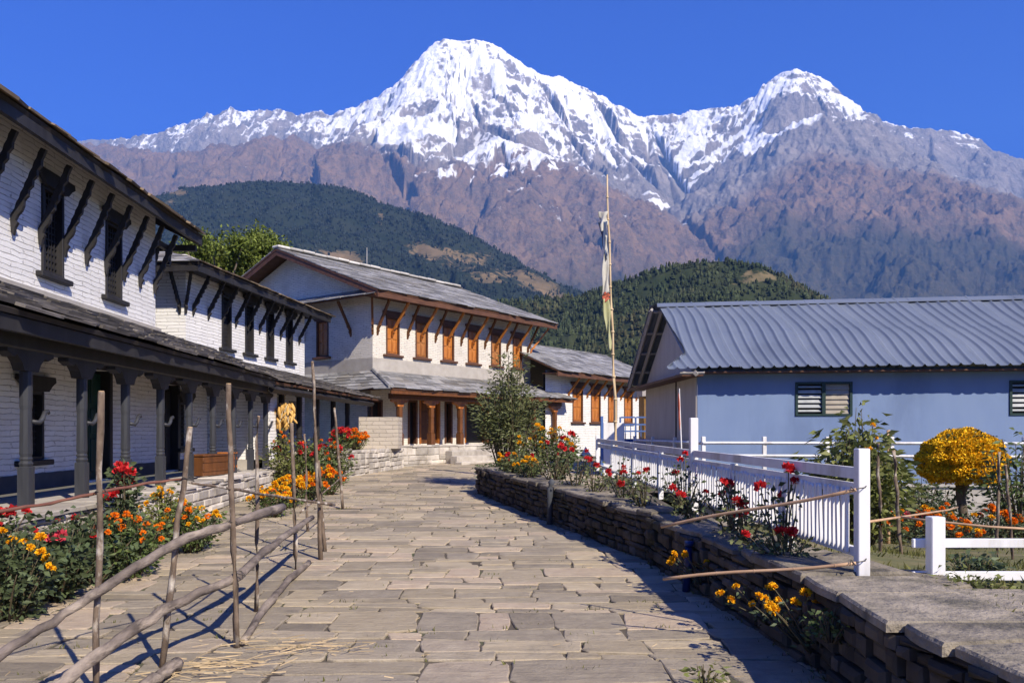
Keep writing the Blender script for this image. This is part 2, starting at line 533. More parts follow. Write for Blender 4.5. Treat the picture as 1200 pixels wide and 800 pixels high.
# ------------------------------------------------------------------ numpy noise for terrain
def _hash(ix, iy, seed):
    h = (ix.astype(np.int64) * 374761393 + iy.astype(np.int64) * 668265263 + seed * 974711) & 0x7fffffff
    h = ((h ^ (h >> 13)) * 1274126177) & 0x7fffffff
    h = h ^ (h >> 16)
    return (h & 0xffff).astype(np.float64) / 65535.0


def gnoise(x, y, seed=0):
    ix, iy = np.floor(x), np.floor(y)
    fx, fy = x - ix, y - iy
    ux, uy = fx * fx * fx * (fx * (fx * 6 - 15) + 10), fy * fy * fy * (fy * (fy * 6 - 15) + 10)
    res = 0
    for dx, wx in ((0, 1 - ux), (1, ux)):
        for dy, wy in ((0, 1 - uy), (1, uy)):
            a = _hash(ix + dx, iy + dy, seed) * 2 * np.pi
            res = res + wx * wy * (np.cos(a) * (fx - dx) + np.sin(a) * (fy - dy))
    return res * 1.5


def fbm(x, y, octv=5, seed=0, gain=0.5, ridged=False):
    s, a, t = 0.0, 1.0, 0.0
    for k in range(octv):
        n = gnoise(x * 2 ** k + 17.3 * k, y * 2 ** k - 9.1 * k, seed + k)
        if ridged:
            n = 1 - 2 * np.abs(n)
        s = s + a * n
        t += a
        a *= gain
    return s / t


def sstep(x, a, b):
    t = np.clip((x - a) / (b - a), 0, 1)
    return t * t * (3 - 2 * t)


def ridge_field(X, Y, lines, slopes, zdef=-1e9):
    """Highest of many sloping-sided crests; also the way along the crest and away from it."""
    H = np.full(X.shape, zdef)
    T = np.zeros(X.shape)
    D = np.full(X.shape, 1e9)
    off = 0.0
    for line, (s_near, s_far, knee) in zip(lines, slopes):
        P = np.array(line, dtype=float)
        for a, b in zip(P[:-1], P[1:]):
            d = b[:2] - a[:2]
            L = math.hypot(*d) + 1e-6
            t = np.clip(((X - a[0]) * d[0] + (Y - a[1]) * d[1]) / (L * L), 0, 1)
            dist = np.hypot(X - a[0] - t * d[0], Y - a[1] - t * d[1])
            h = a[2] + t * (b[2] - a[2]) - np.where(dist < knee, s_near * dist, s_near * knee + s_far * (dist - knee))
            w = h > H
            H = np.where(w, h, H)
            T = np.where(w, off + t * L, T)
            D = np.where(w, dist, D)
            off += L
        off += 5000
    return H, T, D


def crest(pts, dY=None):
    """(px, py, Y) rows to world crest points."""
    return [((px - 600.0) / 933.0 * Y, Y, 1.65 + (505.0 - py) / 933.0 * Y) for px, py, Y in pts]


def grid_faces(nr, nc):
    i = np.arange(nr * nc).reshape(nr, nc)
    return np.stack([i[:-1, :-1], i[:-1, 1:], i[1:, 1:], i[1:, :-1]], -1).reshape(-1, 4)

# ------------------------------------------------------------------ mountains
def mat_mountain(name):
    m, nt, out = nodes_of(name)
    v = coords(nt)
    sn, br, fo = attr(nt, 'snow'), attr(nt, 'brown'), attr(nt, 'scrub')
    n1 = noise(nt, v, 0.004, 8.0, 0.65)
    n2 = noise(nt, v, 0.02, 8.0, 0.7)
    rock = mix_col(nt, ramp(nt, n1, 0.35, 0.65), (0.16, 0.145, 0.135), (0.31, 0.265, 0.225))
    rock = mix_col(nt, ramp(nt, n2, 0.5, 0.72), rock, (0.36, 0.32, 0.29))
    brown = mix_col(nt, ramp(nt, n1, 0.35, 0.65), (0.13, 0.1, 0.078), (0.27, 0.175, 0.105))
    n3 = noise(nt, v, 0.06, 6.0, 0.7)
    brown = mix_col(nt, ramp(nt, n2, 0.48, 0.66), brown, (0.1, 0.085, 0.075))
    brown = mix_col(nt, ramp(nt, n3, 0.5, 0.75), brown, (0.3, 0.2, 0.13))
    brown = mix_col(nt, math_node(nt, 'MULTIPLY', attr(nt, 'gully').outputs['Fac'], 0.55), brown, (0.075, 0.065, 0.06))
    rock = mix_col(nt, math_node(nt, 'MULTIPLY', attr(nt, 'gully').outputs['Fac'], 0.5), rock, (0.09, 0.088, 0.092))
    scrub = mix_col(nt, ramp(nt, n2, 0.35, 0.65), (0.05, 0.05, 0.035), (0.1, 0.085, 0.05))
    jit = math_node(nt, 'MULTIPLY', math_node(nt, 'SUBTRACT', n2, 0.5), 0.5)

    def mask(a, lo=0.1, hi=0.9):
        return ramp(nt, math_node(nt, 'ADD', a.outputs['Fac'], jit), lo, hi)
    c = mix_col(nt, mask(br), rock, brown)
    c = mix_col(nt, mask(fo), c, scrub)
    c = mix_col(nt, mask(sn, 0.38, 0.62), c, (0.86, 0.87, 0.89))
    h = math_node(nt, 'ADD', n1, n2)
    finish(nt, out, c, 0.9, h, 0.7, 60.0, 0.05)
    return m


def massif():
    nc, nr = 1250, 540
    px = np.linspace(-260, 1460, nc)
    yy = np.linspace(0, 1, nr)
    yy = 3300 + 8500 * yy ** 0.72
    PX, Y = np.meshgrid(px, yy)
    X = (PX - 600) / 933.0 * Y
    top_pts = [(-260, 205), (-100, 190), (20, 176), (80, 167), (125, 166), (150, 163), (185, 157), (215, 148), (232, 143), (243, 136), (256, 138),
               (270, 128), (285, 133), (300, 132), (325, 129), (335, 133), (347, 138), (360, 135), (376, 133), (392, 136), (400, 132),
               (415, 127), (430, 121), (445, 113), (452, 107), (465, 100), (476, 93), (479, 83), (490, 72), (500, 61), (510, 51),
               (520, 48), (545, 50), (560, 48), (570, 51), (585, 57), (600, 66), (612, 75), (625, 85), (635, 90), (655, 91), (670, 98),
               (690, 107), (710, 117), (722, 124), (735, 131), (748, 137), (775, 138), (795, 136), (812, 131), (830, 129), (850, 128),
               (865, 125), (880, 121), (890, 110), (900, 99), (910, 90), (920, 85), (930, 83), (945, 86), (960, 92), (972, 98), (985, 112),
               (993, 122), (1005, 133), (1015, 141), (1030, 144), (1060, 150), (1090, 154), (1110, 155), (1130, 158), (1150, 166),
               (1162, 176), (1180, 184), (1200, 190), (1250, 200), (1350, 215), (1460, 230)]
    sky_pts = np.array(top_pts, float)

    def yc(p):
        return np.interp(p, [-260, 80, 300, 420, 520, 640, 760, 860, 930, 1010, 1200, 1460],
                         [11300, 11000, 10900, 10400, 9900, 10000, 10500, 10200, 9600, 9900, 10000, 9900])
    R0 = crest([(p, q, yc(p)) for p, q in top_pts])
    _, _, D0 = ridge_field(X, Y, [R0], [(1.0, 1.0, 900)])
    keep = 0.12 + 0.88 * sstep(D0, 60, 700)
    wx = X + 170 * keep * fbm(X / 1300, Y / 1300, 5, 3)
    wy = Y + 170 * keep * fbm(X / 1300, Y / 1300, 5, 9)
    S1 = crest([(480, 250, 7400), (526, 208, 8000), (548, 178, 8200), (580, 164, 8300), (616, 176, 8200), (660, 194, 8000), (696, 218, 7900),
                (728, 226, 7800), (756, 250, 7600), (780, 274, 7400), (812, 294, 7200), (828, 308, 7000), (840, 330, 6700)])
    S1b = crest([(580, 164, 8300), (588, 196, 7800), (600, 232, 7300), (612, 280, 6700), (625, 330, 6100)])
    S1c = crest([(660, 194, 8000), (672, 240, 7400), (700, 300, 6700)])
    S2 = crest([(-260, 200, 8800), (-60, 180, 8700), (60, 166, 8600), (112, 170, 8500), (148, 172, 8400), (200, 180, 8300), (252, 174, 8300), (280, 176, 8300), (328, 164, 8400), (352, 164, 8400),
                (376, 174, 8300), (400, 168, 8300), (420, 168, 8200), (440, 177, 8100), (480, 204, 7900), (520, 226, 7700),
                (560, 254, 7400), (600, 282, 7100), (640, 306, 6800), (690, 340, 6400)])
    S2b = crest([(340, 164, 8400), (360, 205, 7500), (390, 250, 6700)])
    S2c = crest([(440, 177, 8100), (470, 230, 7300), (510, 280, 6600)])
    S2d = crest([(200, 180, 8300), (190, 210, 7500), (180, 250, 6700)])
    S3 = crest([(955, 187, 8300), (930, 215, 8000), (882, 246, 7700), (848, 288, 7300), (830, 312, 7000)])
    S3b = crest([(930, 83, 9600), (948, 138, 9100), (955, 187, 8300), (962, 240, 7500), (985, 310, 6600), (1000, 340, 6000)])
    S3c = crest([(955, 187, 8300), (1000, 202, 8200), (1060, 234, 8000), (1120, 262, 7800), (1200, 286, 7500), (1330, 312, 7200)])
    S3d = crest([(1090, 155, 9950), (1100, 205, 9200), (1110, 255, 8200), (1130, 300, 7200), (1150, 340, 6300)])
    S3e = crest([(1010, 136, 9800), (1030, 185, 9100), (1060, 234, 8000), (1075, 300, 7000)])
    Ma = crest([(552, 49, 9900), (545, 105, 9400), (562, 150, 8800), (580, 164, 8300)])
    Mb = crest([(622, 84, 10000), (650, 140, 9300), (672, 190, 8600), (690, 216, 7950)])
    Mc = crest([(476, 93, 10050), (455, 150, 9300), (440, 177, 8600)])
    Md = crest([(756, 138, 10480), (770, 180, 9800), (796, 240, 8800)])
    Me = crest([(850, 128, 10250), (862, 180, 9500), (868, 225, 8700)])
    Mf = crest([(690, 107, 10200), (716, 160, 9600), (738, 205, 8800)])
    lines = [R0, S1, S1b, S1c, S2, S2b, S2c, S2d, S3, S3b, S3c, S3d, S3e, Ma, Mb, Mc, Md, Me, Mf]
    sl = [(1.5, 1.0, 900)] + [(0.95, 0.72, 500)] * 12 + [(1.35, 1.1, 500)] * 6
    H, T, D = ridge_field(wx, wy, lines, sl)
    # the warp bends the crest off the measured skyline: mild correction along the top only
    gull = fbm(T / 170, D / 1500, 4, 21, 0.55, ridged=True)
    big = fbm(X / 900, Y / 900, 6, 31, 0.52, ridged=True)
    fine = fbm(X / 180, Y / 180, 5, 41, 0.6, ridged=True)
    grow = sstep(D, 30, 600)
    H2 = H + grow * (230 * big + 150 * gull) + (0.35 + 0.65 * sstep(D, 0, 250)) * 85 * fine
    jag = np.interp(PX, [-260, 100, 240, 440, 500, 560, 700, 880, 940, 1000, 1200], [30, 45, 70, 60, 22, 22, 45, 45, 25, 50, 45])
    H2 = H2 + np.exp(-D / 170.0) * jag * (fbm(X / 210, Y * 0 + 3.3, 5, 45, 0.62, ridged=True) - 0.25)
    # snow: high ground; lower on the tall left peak; held in gullies and on ledges
    gy, gx = np.gradient(H2)
    ddx = np.gradient(X, axis=1)
    ddy = np.gradient(Y, axis=0)
    slope = np.hypot(gx / ddx, gy / ddy)
    lap = (np.roll(H2, 6, 1) + np.roll(H2, -6, 1) + np.roll(H2, 6, 0) + np.roll(H2, -6, 0) - 4 * H2)
    line = np.interp(PX, [-260, 120, 240, 330, 400, 450, 520, 640, 700, 760, 830, 880, 930, 985, 1020, 1200, 1460],
                     [4500, 4450, 4300, 4350, 4000, 3150, 2850, 2900, 3150, 3500, 3750, 3950, 3900, 4050, 4300, 4250, 4400])
    gn = fbm(T / 95, D / 700, 4, 23, 0.6, ridged=True)
    mid = fbm(X / 150, Y / 260, 5, 53, 0.62, ridged=True)
    ledge = fbm(H2 / 95, X / 900, 4, 57, 0.6)

    def zs(a):
        m = (H2 > 2200)
        return (a - a[m].mean()) / (a[m].std() + 1e-9)
    r = 0.75 * zs(np.clip(slope, 0, 4)) + 0.55 * zs(mid) + 0.35 * zs(gn) + 0.65 * zs(fbm(X / 420, Y / 520, 5, 51, 0.6)) + np.interp(PX, [600, 720], [0.25, 0.6]) * zs(ledge)
    r = zs(r)
    q = np.clip(0.95 * (H2 - line) / 800.0, -2.6, 0.85)
    s = (q - r) * 0.42 - 0.5 * sstep(line - 450 - H2, 0, 500)
    # long snow streaks down the gullies below the snow line
    low = np.interp(PX, [-260, 480, 640, 720, 765, 800, 860, 920, 1000, 1200], [600, 600, 700, 800, 1700, 2100, 2000, 1300, 900, 900])
    gn2 = fbm(T / 52, D / 900, 3, 27, 0.55, ridged=True)
    streak = sstep(-gn2, -0.5, -0.3) * sstep(H2, line - low, line - low + 700) * sstep(D, 60, 300)
    s = np.maximum(s, streak * 1.5 - 0.95 + 0.8 * fbm(X / 300, Y / 700, 4, 61))
    snow = np.clip(0.5 + s * 0.8, 0, 1)
    b0 = np.interp(PX, [-260, 300, 440, 520, 600, 820, 960, 1200], [3350, 3450, 2900, 2400, 2900, 1950, 2750, 2000])
    brown = np.clip(0.5 + (b0 - H2) / 420.0 + 0.6 * fbm(X / 700, Y / 700, 5, 71), 0, 1)
    scrub = np.clip(0.5 + (np.interp(PX, [-200, 400, 560, 820, 900, 1200], [500, 700, 1150, 1250, 1750, 1500]) - H2) / 500.0 + 0.8 * fbm(X / 600, Y / 600, 5, 81), 0, 1)
    V = np.stack([X, Y, np.maximum(H2, -60)], -1).reshape(-1, 3)
    me = np_mesh("mountains", V, grid_faces(nr, nc), mat_mountain("alpine_rock_and_snow"), smooth=True,
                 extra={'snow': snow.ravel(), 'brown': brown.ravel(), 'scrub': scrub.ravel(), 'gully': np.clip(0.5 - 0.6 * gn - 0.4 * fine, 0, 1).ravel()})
    tag(link("mountains", me), "snow-capped mountain range with two peaks above brown lower ridges", "mountains", kind='structure')


def mat_hill(name, dark1, dark2, bare1, bare2, scale):
    m, nt, out = nodes_of(name)
    v = coords(nt)
    a = attr(nt, 'bare')
    n1 = noise(nt, v, scale, 8.0, 0.65)
    f = mix_col(nt, ramp(nt, n1, 0.35, 0.65), dark1, dark2)
    b = mix_col(nt, ramp(nt, n1, 0.35, 0.65), bare1, bare2)
    jit = math_node(nt, 'MULTIPLY', math_node(nt, 'SUBTRACT', noise(nt, v, scale * 3.5, 7.0, 0.75), 0.5), 1.7)
    c = mix_col(nt, ramp(nt, math_node(nt, 'ADD', a.outputs['Fac'], jit), 0.42, 0.58), f, b)
    finish(nt, out, c, 0.95, n1, 0.5, 1.0 / max(scale, 1e-3) * 0.1, 0.05)
    return m


def hill(name, px0, px1, nc, y0, y1, nr, crests, slopes, warp, amp, wl, mat, label, bare_fn):
    PX, Y = np.meshgrid(np.linspace(px0, px1, nc), np.linspace(y0, y1, nr))
    X = (PX - 600) / 933.0 * Y
    wx = X + warp * fbm(X / wl, Y / wl, 4, 5)
    wy = Y + warp * fbm(X / wl, Y / wl, 4, 6)
    H, T, D = ridge_field(wx, wy, crests, slopes)
    H = H + sstep(D, 0, wl * 0.5) * amp * fbm(X / wl, Y / wl, 5, 13, 0.5, ridged=True)
    bare = bare_fn(PX, 505 - (H - 1.65) * 933 / Y, X, Y, H)
    V = np.stack([X, Y, np.maximum(H, -30)], -1).reshape(-1, 3)
    me = np_mesh(name, V, grid_faces(nr, nc), mat, smooth=True, extra={'bare': bare.ravel()})
    tag(link(name, me), label, "hill", kind='structure')
    return X, Y, H, bare


def blob_unit(kind):
    """A small tree shape (unit height) as vertices and triangles."""
    if kind == 0:   # conifer: three jagged cones
        vs, fs = [], []
        for z0, z1, r in ((0.0, 0.5, 0.30), (0.28, 0.76, 0.23), (0.55, 1.0, 0.15)):
            b = len(vs)
            for k in range(6):
                th = k / 6 * 6.283 + z0
                rr = r * (1.0 if k % 2 else 0.72)
                vs.append((math.cos(th) * rr, math.sin(th) * rr, z0 + (0.03 if k % 2 else 0.09)))
            vs.append((0, 0, z1))
            for k in range(6):
                fs.append((b + k, b + (k + 1) % 6, b + 6))
        return np.array(vs), np.array(fs)
    vs, fs = [], []
    rnd = random.Random(4)
    lv = [(0.05, 0.16), (0.32, 0.36), (0.66, 0.34), (0.9, 0.17)]
    for z, r in lv:
        for k in range(6):
            th = k / 6 * 6.283 + z * 2
            rr = r * rnd.uniform(0.7, 1.2)
            vs.append((math.cos(th) * rr, math.sin(th) * rr, z + rnd.uniform(-0.07, 0.07)))
    vs.append((0, 0, 1.0))
    for q in range(3):
        for k in range(6):
            a, b = q * 6 + k, q * 6 + (k + 1) % 6
            fs += [(a, b, b + 6), (a, b + 6, a + 6)]
    for k in range(6):
        fs.append((18 + k, 18 + (k + 1) % 6, 24))
    return np.array(vs), np.array(fs)


def forest(name, X, Y, H, ok, n, hmin, hmax, mat, label, mix=0.5, rng=RNG):
    """A far wood over a hillside, one mass."""
    idx = np.flatnonzero(ok.ravel())
    # even out the density: grid cells grow with distance
    w = (Y.ravel()[idx]) ** 1.0
    pick = rng.choice(idx, size=n, p=w / w.sum())
    nr, nc = X.shape
    cell_x = np.abs(X[0, 1] - X[0, 0]) * 1.2
    cell_y = np.abs(Y[1, 0] - Y[0, 0])
    px = X.ravel()[pick] + rng.uniform(-.5, .5, n) * cell_x
    py = Y.ravel()[pick] + rng.uniform(-.5, .5, n) * cell_y
    pz = H.ravel()[pick]
    out_v, out_f, out_t = [], [], []
    base = 0
    kinds = rng.uniform(size=n) < mix
    for kind, sel in ((0, kinds), (1, ~kinds)):
        bv, bf = blob_unit(kind)
        k = int(sel.sum())
        h = rng.uniform(hmin, hmax, k) * (1.15 if kind == 0 else 0.85)
        wd = h * rng.uniform(0.75, 1.35, k)
        th = rng.uniform(0, 6.283, k)
        jit = rng.uniform(0.8, 1.2, (k, len(bv), 3))
        b = bv[None] * jit
        x = (b[..., 0] * np.cos(th)[:, None] - b[..., 1] * np.sin(th)[:, None]) * wd[:, None] + px[sel][:, None]
        y = (b[..., 0] * np.sin(th)[:, None] + b[..., 1] * np.cos(th)[:, None]) * wd[:, None] + py[sel][:, None]
        z = b[..., 2] * h[:, None] + pz[sel][:, None] - 0.08 * h[:, None]
        out_v.append(np.stack([x, y, z], -1).reshape(-1, 3))
        out_f.append((bf[None] + (np.arange(k) * len(bv))[:, None, None] + base).reshape(-1, 3))
        out_t.append(np.repeat(rng.uniform(0, 1, k), len(bf)))
        base += k * len(bv)
    me = np_mesh(name, np.concatenate(out_v), np.concatenate(out_f), mat, np.concatenate(out_t))
    tag(link(name, me), label, "forest", kind='stuff')


massif()

FOREST_FAR = mat_noise("far_forest", (0.02, 0.029, 0.024), (0.034, 0.042, 0.034), 0.01, 0.95, 0.0, tint=0.5, spec=0.05)
FOREST_NEAR = mat_noise("near_forest", (0.026, 0.038, 0.019), (0.05, 0.06, 0.028), 0.02, 0.95, 0.0, tint=0.65, spec=0.05, c3=(0.075, 0.07, 0.035))

C1 = crest([(-500, 300, 3500), (-200, 285, 3450), (60, 262, 3300), (140, 250, 3200), (194, 230, 3100), (216, 222, 3080), (240, 217, 3050), (304, 212, 3000), (360, 213, 2980), (400, 219, 2950),
            (432, 229, 2900), (448, 238, 2870), (480, 247, 2830), (520, 268, 2760), (560, 291, 2650), (600, 307, 2550), (620, 318, 2500),
            (650, 336, 2400), (690, 360, 2300), (760, 400, 2150)])
C1b = crest([(360, 213, 2980), (370, 260, 2550), (380, 320, 2100)])
C1c = crest([(480, 247, 2830), (505, 290, 2450), (530, 340, 2050)])
C1d = crest([(250, 217, 3050), (240, 270, 2600), (230, 330, 2150)])


def bare_far(PX, PY, X, Y, H):
    n = fbm(X / 160, Y / 160, 4, 91)
    edge = np.interp(PX, [380, 460, 520, 600, 660, 720], [900, 282, 292, 316, 344, 372])
    band = np.exp(-((PY - edge - 6) / 15.0) ** 2) * sstep(PX, 455, 500)
    spot = np.exp(-(((PX - 400) / 26) ** 2 + ((PY - 303) / 13) ** 2)) + np.exp(-(((PX - 585) / 40) ** 2 + ((PY - 322) / 14) ** 2)) \
        + 0.8 * np.exp(-(((PX - 640) / 30) ** 2 + ((PY - 335) / 9) ** 2)) + 0.7 * np.exp(-(((PX - 515) / 18) ** 2 + ((PY - 290) / 9) ** 2)) \
        + 0.75 * np.exp(-(((PX - 205) / 14) ** 2 + ((PY - 226) / 4) ** 2)) + 0.7 * np.exp(-(((PX - 446) / 5) ** 2 + ((PY - 256) / 9) ** 2))
    return np.clip(0.72 * np.maximum(band * 0.75, spot) + 0.6 * n, 0, 1)


hm = mat_hill("dark_wooded_slope", (0.016, 0.024, 0.016), (0.03, 0.036, 0.024), (0.19, 0.135, 0.075), (0.1, 0.08, 0.045), 0.012)
X1, Y1, H1, B1 = hill("dark_forested_hill", -260, 860, 520, 700, 3500, 260, [C1, C1b, C1c, C1d],
                      [(0.62, 0.55, 400)] + [(0.5, 0.5, 300)] * 3, 40, 45, 320, hm,
                      "long dark wooded hill under the brown ridge at left", bare_far)
forest("forest_on_dark_hill", X1, Y1, H1, ((B1 < 0.36) | ((B1 < 0.7) & (RNG.uniform(size=B1.shape) < 0.22))) & (H1 > 60) & (Y1 < 3300) & (Y1 > 1700), 26000, 7, 13, FOREST_FAR,
       "dense dark forest covering the hill at left", 0.35)

C2 = crest([(60, 470, 1040), (250, 430, 1030), (420, 385, 1000), (520, 360, 990), (580, 353, 980), (620, 351, 970), (650, 349, 960), (680, 346, 950), (700, 339, 940), (720, 333, 930), (740, 326, 920), (760, 319, 910),
            (780, 313, 900), (800, 309, 900), (830, 307, 890), (860, 307, 890), (875, 311, 890), (895, 322, 900), (912, 337, 905), (928, 352, 910),
            (960, 376, 920), (1060, 400, 940), (1300, 420, 950), (1500, 470, 950)])
C2b = crest([(830, 307, 890), (815, 345, 780), (790, 400, 660)])
C2c = crest([(700, 339, 940), (690, 370, 820), (680, 420, 680)])


def bare_near(PX, PY, X, Y, H):
    n = fbm(X / 50, Y / 50, 4, 95)
    spot = np.exp(-(((PX - 885) / 28) ** 2 + ((PY - 325) / 10) ** 2)) + 0.7 * np.exp(-(((PX - 835) / 16) ** 2 + ((PY - 312) / 4) ** 2))
    return np.clip(0.6 * spot + 0.5 * n, 0, 1)


hm2 = mat_hill("green_wooded_slope", (0.024, 0.034, 0.016), (0.042, 0.05, 0.024), (0.17, 0.13, 0.07), (0.11, 0.095, 0.05), 0.03)
X2, Y2, H2_, B2 = hill("green_forested_hill", 60, 1500, 560, 420, 1060, 190, [C2, C2b, C2c],
                       [(0.6, 0.52, 120)] + [(0.45, 0.45, 100)] * 2, 10, 12, 90, hm2,
                       "rounded green wooded hill behind the blue house", bare_near)
forest("forest_on_green_hill", X2, Y2, H2_, (B2 < 0.42) & (H2_ > 3), 19000, 3.6, 7.2, FOREST_NEAR,
       "mixed conifer and broadleaf wood on the rounded hill", 0.5)


# ------------------------------------------------------------------ valley floor, garden ground, haze
def terrain():
    m = mat_noise("dry_terrain", (0.1, 0.1, 0.05), (0.16, 0.13, 0.075), 0.02, 0.95, 0.3, 0.3)
    n = 90
    u = np.linspace(-1, 1, n)
    u = np.sign(u) * np.abs(u) ** 3 * 13500
    X, Y = np.meshgrid(u, u)
    Z = np.full(X.shape, -2.6) - 10 * sstep(np.hypot(X, Y), 150, 900)
    V = np.stack([X, Y, Z], -1).reshape(-1, 3)
    me = np_mesh("ground", V, grid_faces(n, n), m, smooth=True)
    tag(link("ground", me), "dry grassy ground of the valley around the village", "ground", kind='structure')


terrain()

hz_m, hz_nt, hz_out = nodes_of("thin_blue_air")
pv = hz_nt.nodes.new("ShaderNodeVolumePrincipled")
pv.inputs['Color'].default_value = (0.15, 0.39, 1.0, 1.0)
pv.inputs['Density'].default_value = 6.8e-5
pv.inputs['Anisotropy'].default_value = 0.0
hz_nt.links.new(pv.outputs[0], hz_out.inputs['Volume'])
hz = MB()
hz.box(-14500, 14500, -14500, 14500, -14.0, 5600)
tag(hz.build("haze", hz_m), "thin blue mountain air between the village and the peaks", "haze", kind='stuff')


# path walls: the right retaining wall's foot, measured from the photograph's perspective
WALL_LINE = [(2.45, 1.5), (2.32, 3.0), (2.12, 4.3), (2.15, 5.7), (1.95, 8.0), (1.72, 9.8), (1.15, 11.8), (0.58, 13.8), (-0.08, 16.0), (-0.78, 18.6)]


def wall_x(y):
    ys = [p[1] for p in WALL_LINE]
    xs = [p[0] for p in WALL_LINE]
    return float(np.interp(y, ys, xs))


def left_x(y):
    return float(np.interp(y, [0, 4, 21, 24, 28], [-5.4, -5.45, -6.15, -4.75, -3.9]))


def path():
    """Every flagstone its own chipped slab, laid in wavering rows across the lane on a bed of soil."""
    sb = MB()
    ny = 60
    for i in range(ny):
        y0, y1 = -6 + i * 0.75, -6 + (i + 1) * 0.75
        x0a, x0b = -8.5, -8.5
        x1a, x1b = (3.2 if y0 < 19 else 6.0), (3.2 if y1 < 19 else 6.0)
        sb.poly([(x0a, y0, ground_z(y0) - 0.013), (x1a, y0, ground_z(y0) - 0.013), (x1b, y1, ground_z(y1) - 0.013), (x0b, y1, ground_z(y1) - 0.013)])
    tag(sb.build("path_bed", SOIL, fix=False), "dark soil showing in the joints of the path", "soil", kind='structure')
    mb = MB()
    rnd = random.Random(5)
    rows = [1.6]
    while rows[-1] < 34:
        rows.append(rows[-1] + rnd.choice((0.2, 0.28, 0.36, 0.42, 0.5, 0.6)) * (1.0 if rows[-1] < 16 else 1.15))

    def wav(x, k):
        return 0.06 * math.sin(x * 0.9 + k * 1.7) + 0.022 * math.sin(x * 2.3 + k * 2.9) + 0.012 * x * math.sin(k * 5.1)

    def slab(c, top, tint):
        # c: four plan corners ccw; chipped outline of 12 points, chamfered rim
        pts = []
        for i in range(4):
            a, b = Vector(c[i]), Vector(c[(i + 1) % 4])
            nrm = Vector((b - a).yx).normalized() if (b - a).length > 0 else Vector((0, 0))
            nrm = Vector((-(b - a).y, (b - a).x)).normalized()
            for f in (0.06, 0.32, 0.55, 0.8):
                q = a.lerp(b, f + rnd.uniform(-0.05, 0.05))
                q = q + nrm * rnd.uniform(-0.007, 0.012)
                pts.append(q)
        cx = sum((p.x for p in pts)) / len(pts)
        cy = sum((p.y for p in pts)) / len(pts)
        tx, ty = rnd.uniform(-0.008, 0.008), rnd.uniform(-0.012, 0.012)
        n = len(pts)
        up, rim, low = [], [], []
        for p in pts:
            z = ground_z(p.y) + top + (p.x - cx) * tx + (p.y - cy) * ty
            d = Vector((cx - p.x, cy - p.y)).normalized() * 0.009
            up.append((p.x + d.x, p.y + d.y, z + rnd.uniform(-0.001, 0.001)))
            rim.append((p.x, p.y, z - 0.007))
            low.append((p.x, p.y, z - 0.09))
        mb.loft([low, rim, up], tint)
    for r in range(len(rows) - 1):
        ya, yb = rows[r], rows[r + 1]
        ym = (ya + yb) / 2
        xl, xr = left_x(ym) - 0.3, (wall_x(ym) + 0.25 if ym < 18.6 else 1.5 + (ym - 18.6) * 0.25)
        x = xl - rnd.uniform(0, 0.5)
        while x < xr:
            w = rnd.choice((0.28, 0.38, 0.46, 0.56, 0.66, 0.8, 1.0)) * rnd.uniform(0.9, 1.1)
            g = rnd.uniform(0.001, 0.008)
            x1 = min(x + w, xr + 0.3)
            sk0, sk1 = rnd.uniform(-0.03, 0.03), rnd.uniform(-0.03, 0.03)
            c = [(x + g - sk0, ya + wav(x, r) + g), (x1 - g - sk1, ya + wav(x1, r) + g), (x1 - g + sk1, yb + wav(x1, r + 1) - g), (x + g + sk0, yb + wav(x, r + 1) - g)]
            tint = rnd.random()
            top = rnd.uniform(-0.004, 0.008)
            big = (yb - ya) > 0.36
            if big and rnd.random() < 0.4:      # a broken slab: two thin ones
                f = rnd.uniform(0.4, 0.6)
                m0 = Vector(c[0]).lerp(Vector(c[3]), f)
                m1 = Vector(c[1]).lerp(Vector(c[2]), f + rnd.uniform(-.1, .1))
                slab([c[0], c[1], m1 - Vector((0, .01)), m0 - Vector((0, .01))], top, tint)
                slab([m0 + Vector((0, .01)), m1 + Vector((0, .01)), c[2], c[3]], top + rnd.uniform(-.01, .01), rnd.random())
            else:
                slab(c, top, tint)
            x = x1
    o = mb.build("path", PAVE)
    tag(o, "stone flag path leading up through the village", "path", kind='structure')


path()


def lawn_z(x, y):
    return 0.46 - 0.085 * (y - 6.0) if y > 6 else 0.46


def garden_ground():
    m = mat_noise("lawn_soil", (0.1, 0.105, 0.035), (0.17, 0.15, 0.065), 2.2, 0.95, 0.5, 0.03, c3=(0.24, 0.19, 0.11))
    mb = MB()
    ys = list(np.linspace(2, 46, 60))
    xs = list(np.linspace(0, 34, 40))
    for j in range(len(ys) - 1):
        for i in range(len(xs) - 1):
            q = []
            for a, b in ((i, j), (i + 1, j), (i + 1, j + 1), (i, j + 1)):
                y = ys[b]
                xb = (wall_x(y) + 0.62) if y < 18.6 else -0.15 + (y - 18.6) * 0.15
                x = xb + xs[a]
                near = max(0.0, 1 - xs[a] / 2.4)
                z = (lawn_z(x, y) if y < 20.8 else -0.79) * (1 - near) + near * (0.53 + (ground_z(y) if y > 8 else 0) if y < 18.7 else -0.3)
                q.append((x, y, z + 0.03 * math.sin(x * 1.7 + y) * (1 - near)))
            mb.poly(q)
    tag(mb.build("lawn", m, smooth=True, fix=False), "rough garden lawn beyond the retaining wall", "lawn", kind='structure')


garden_ground()

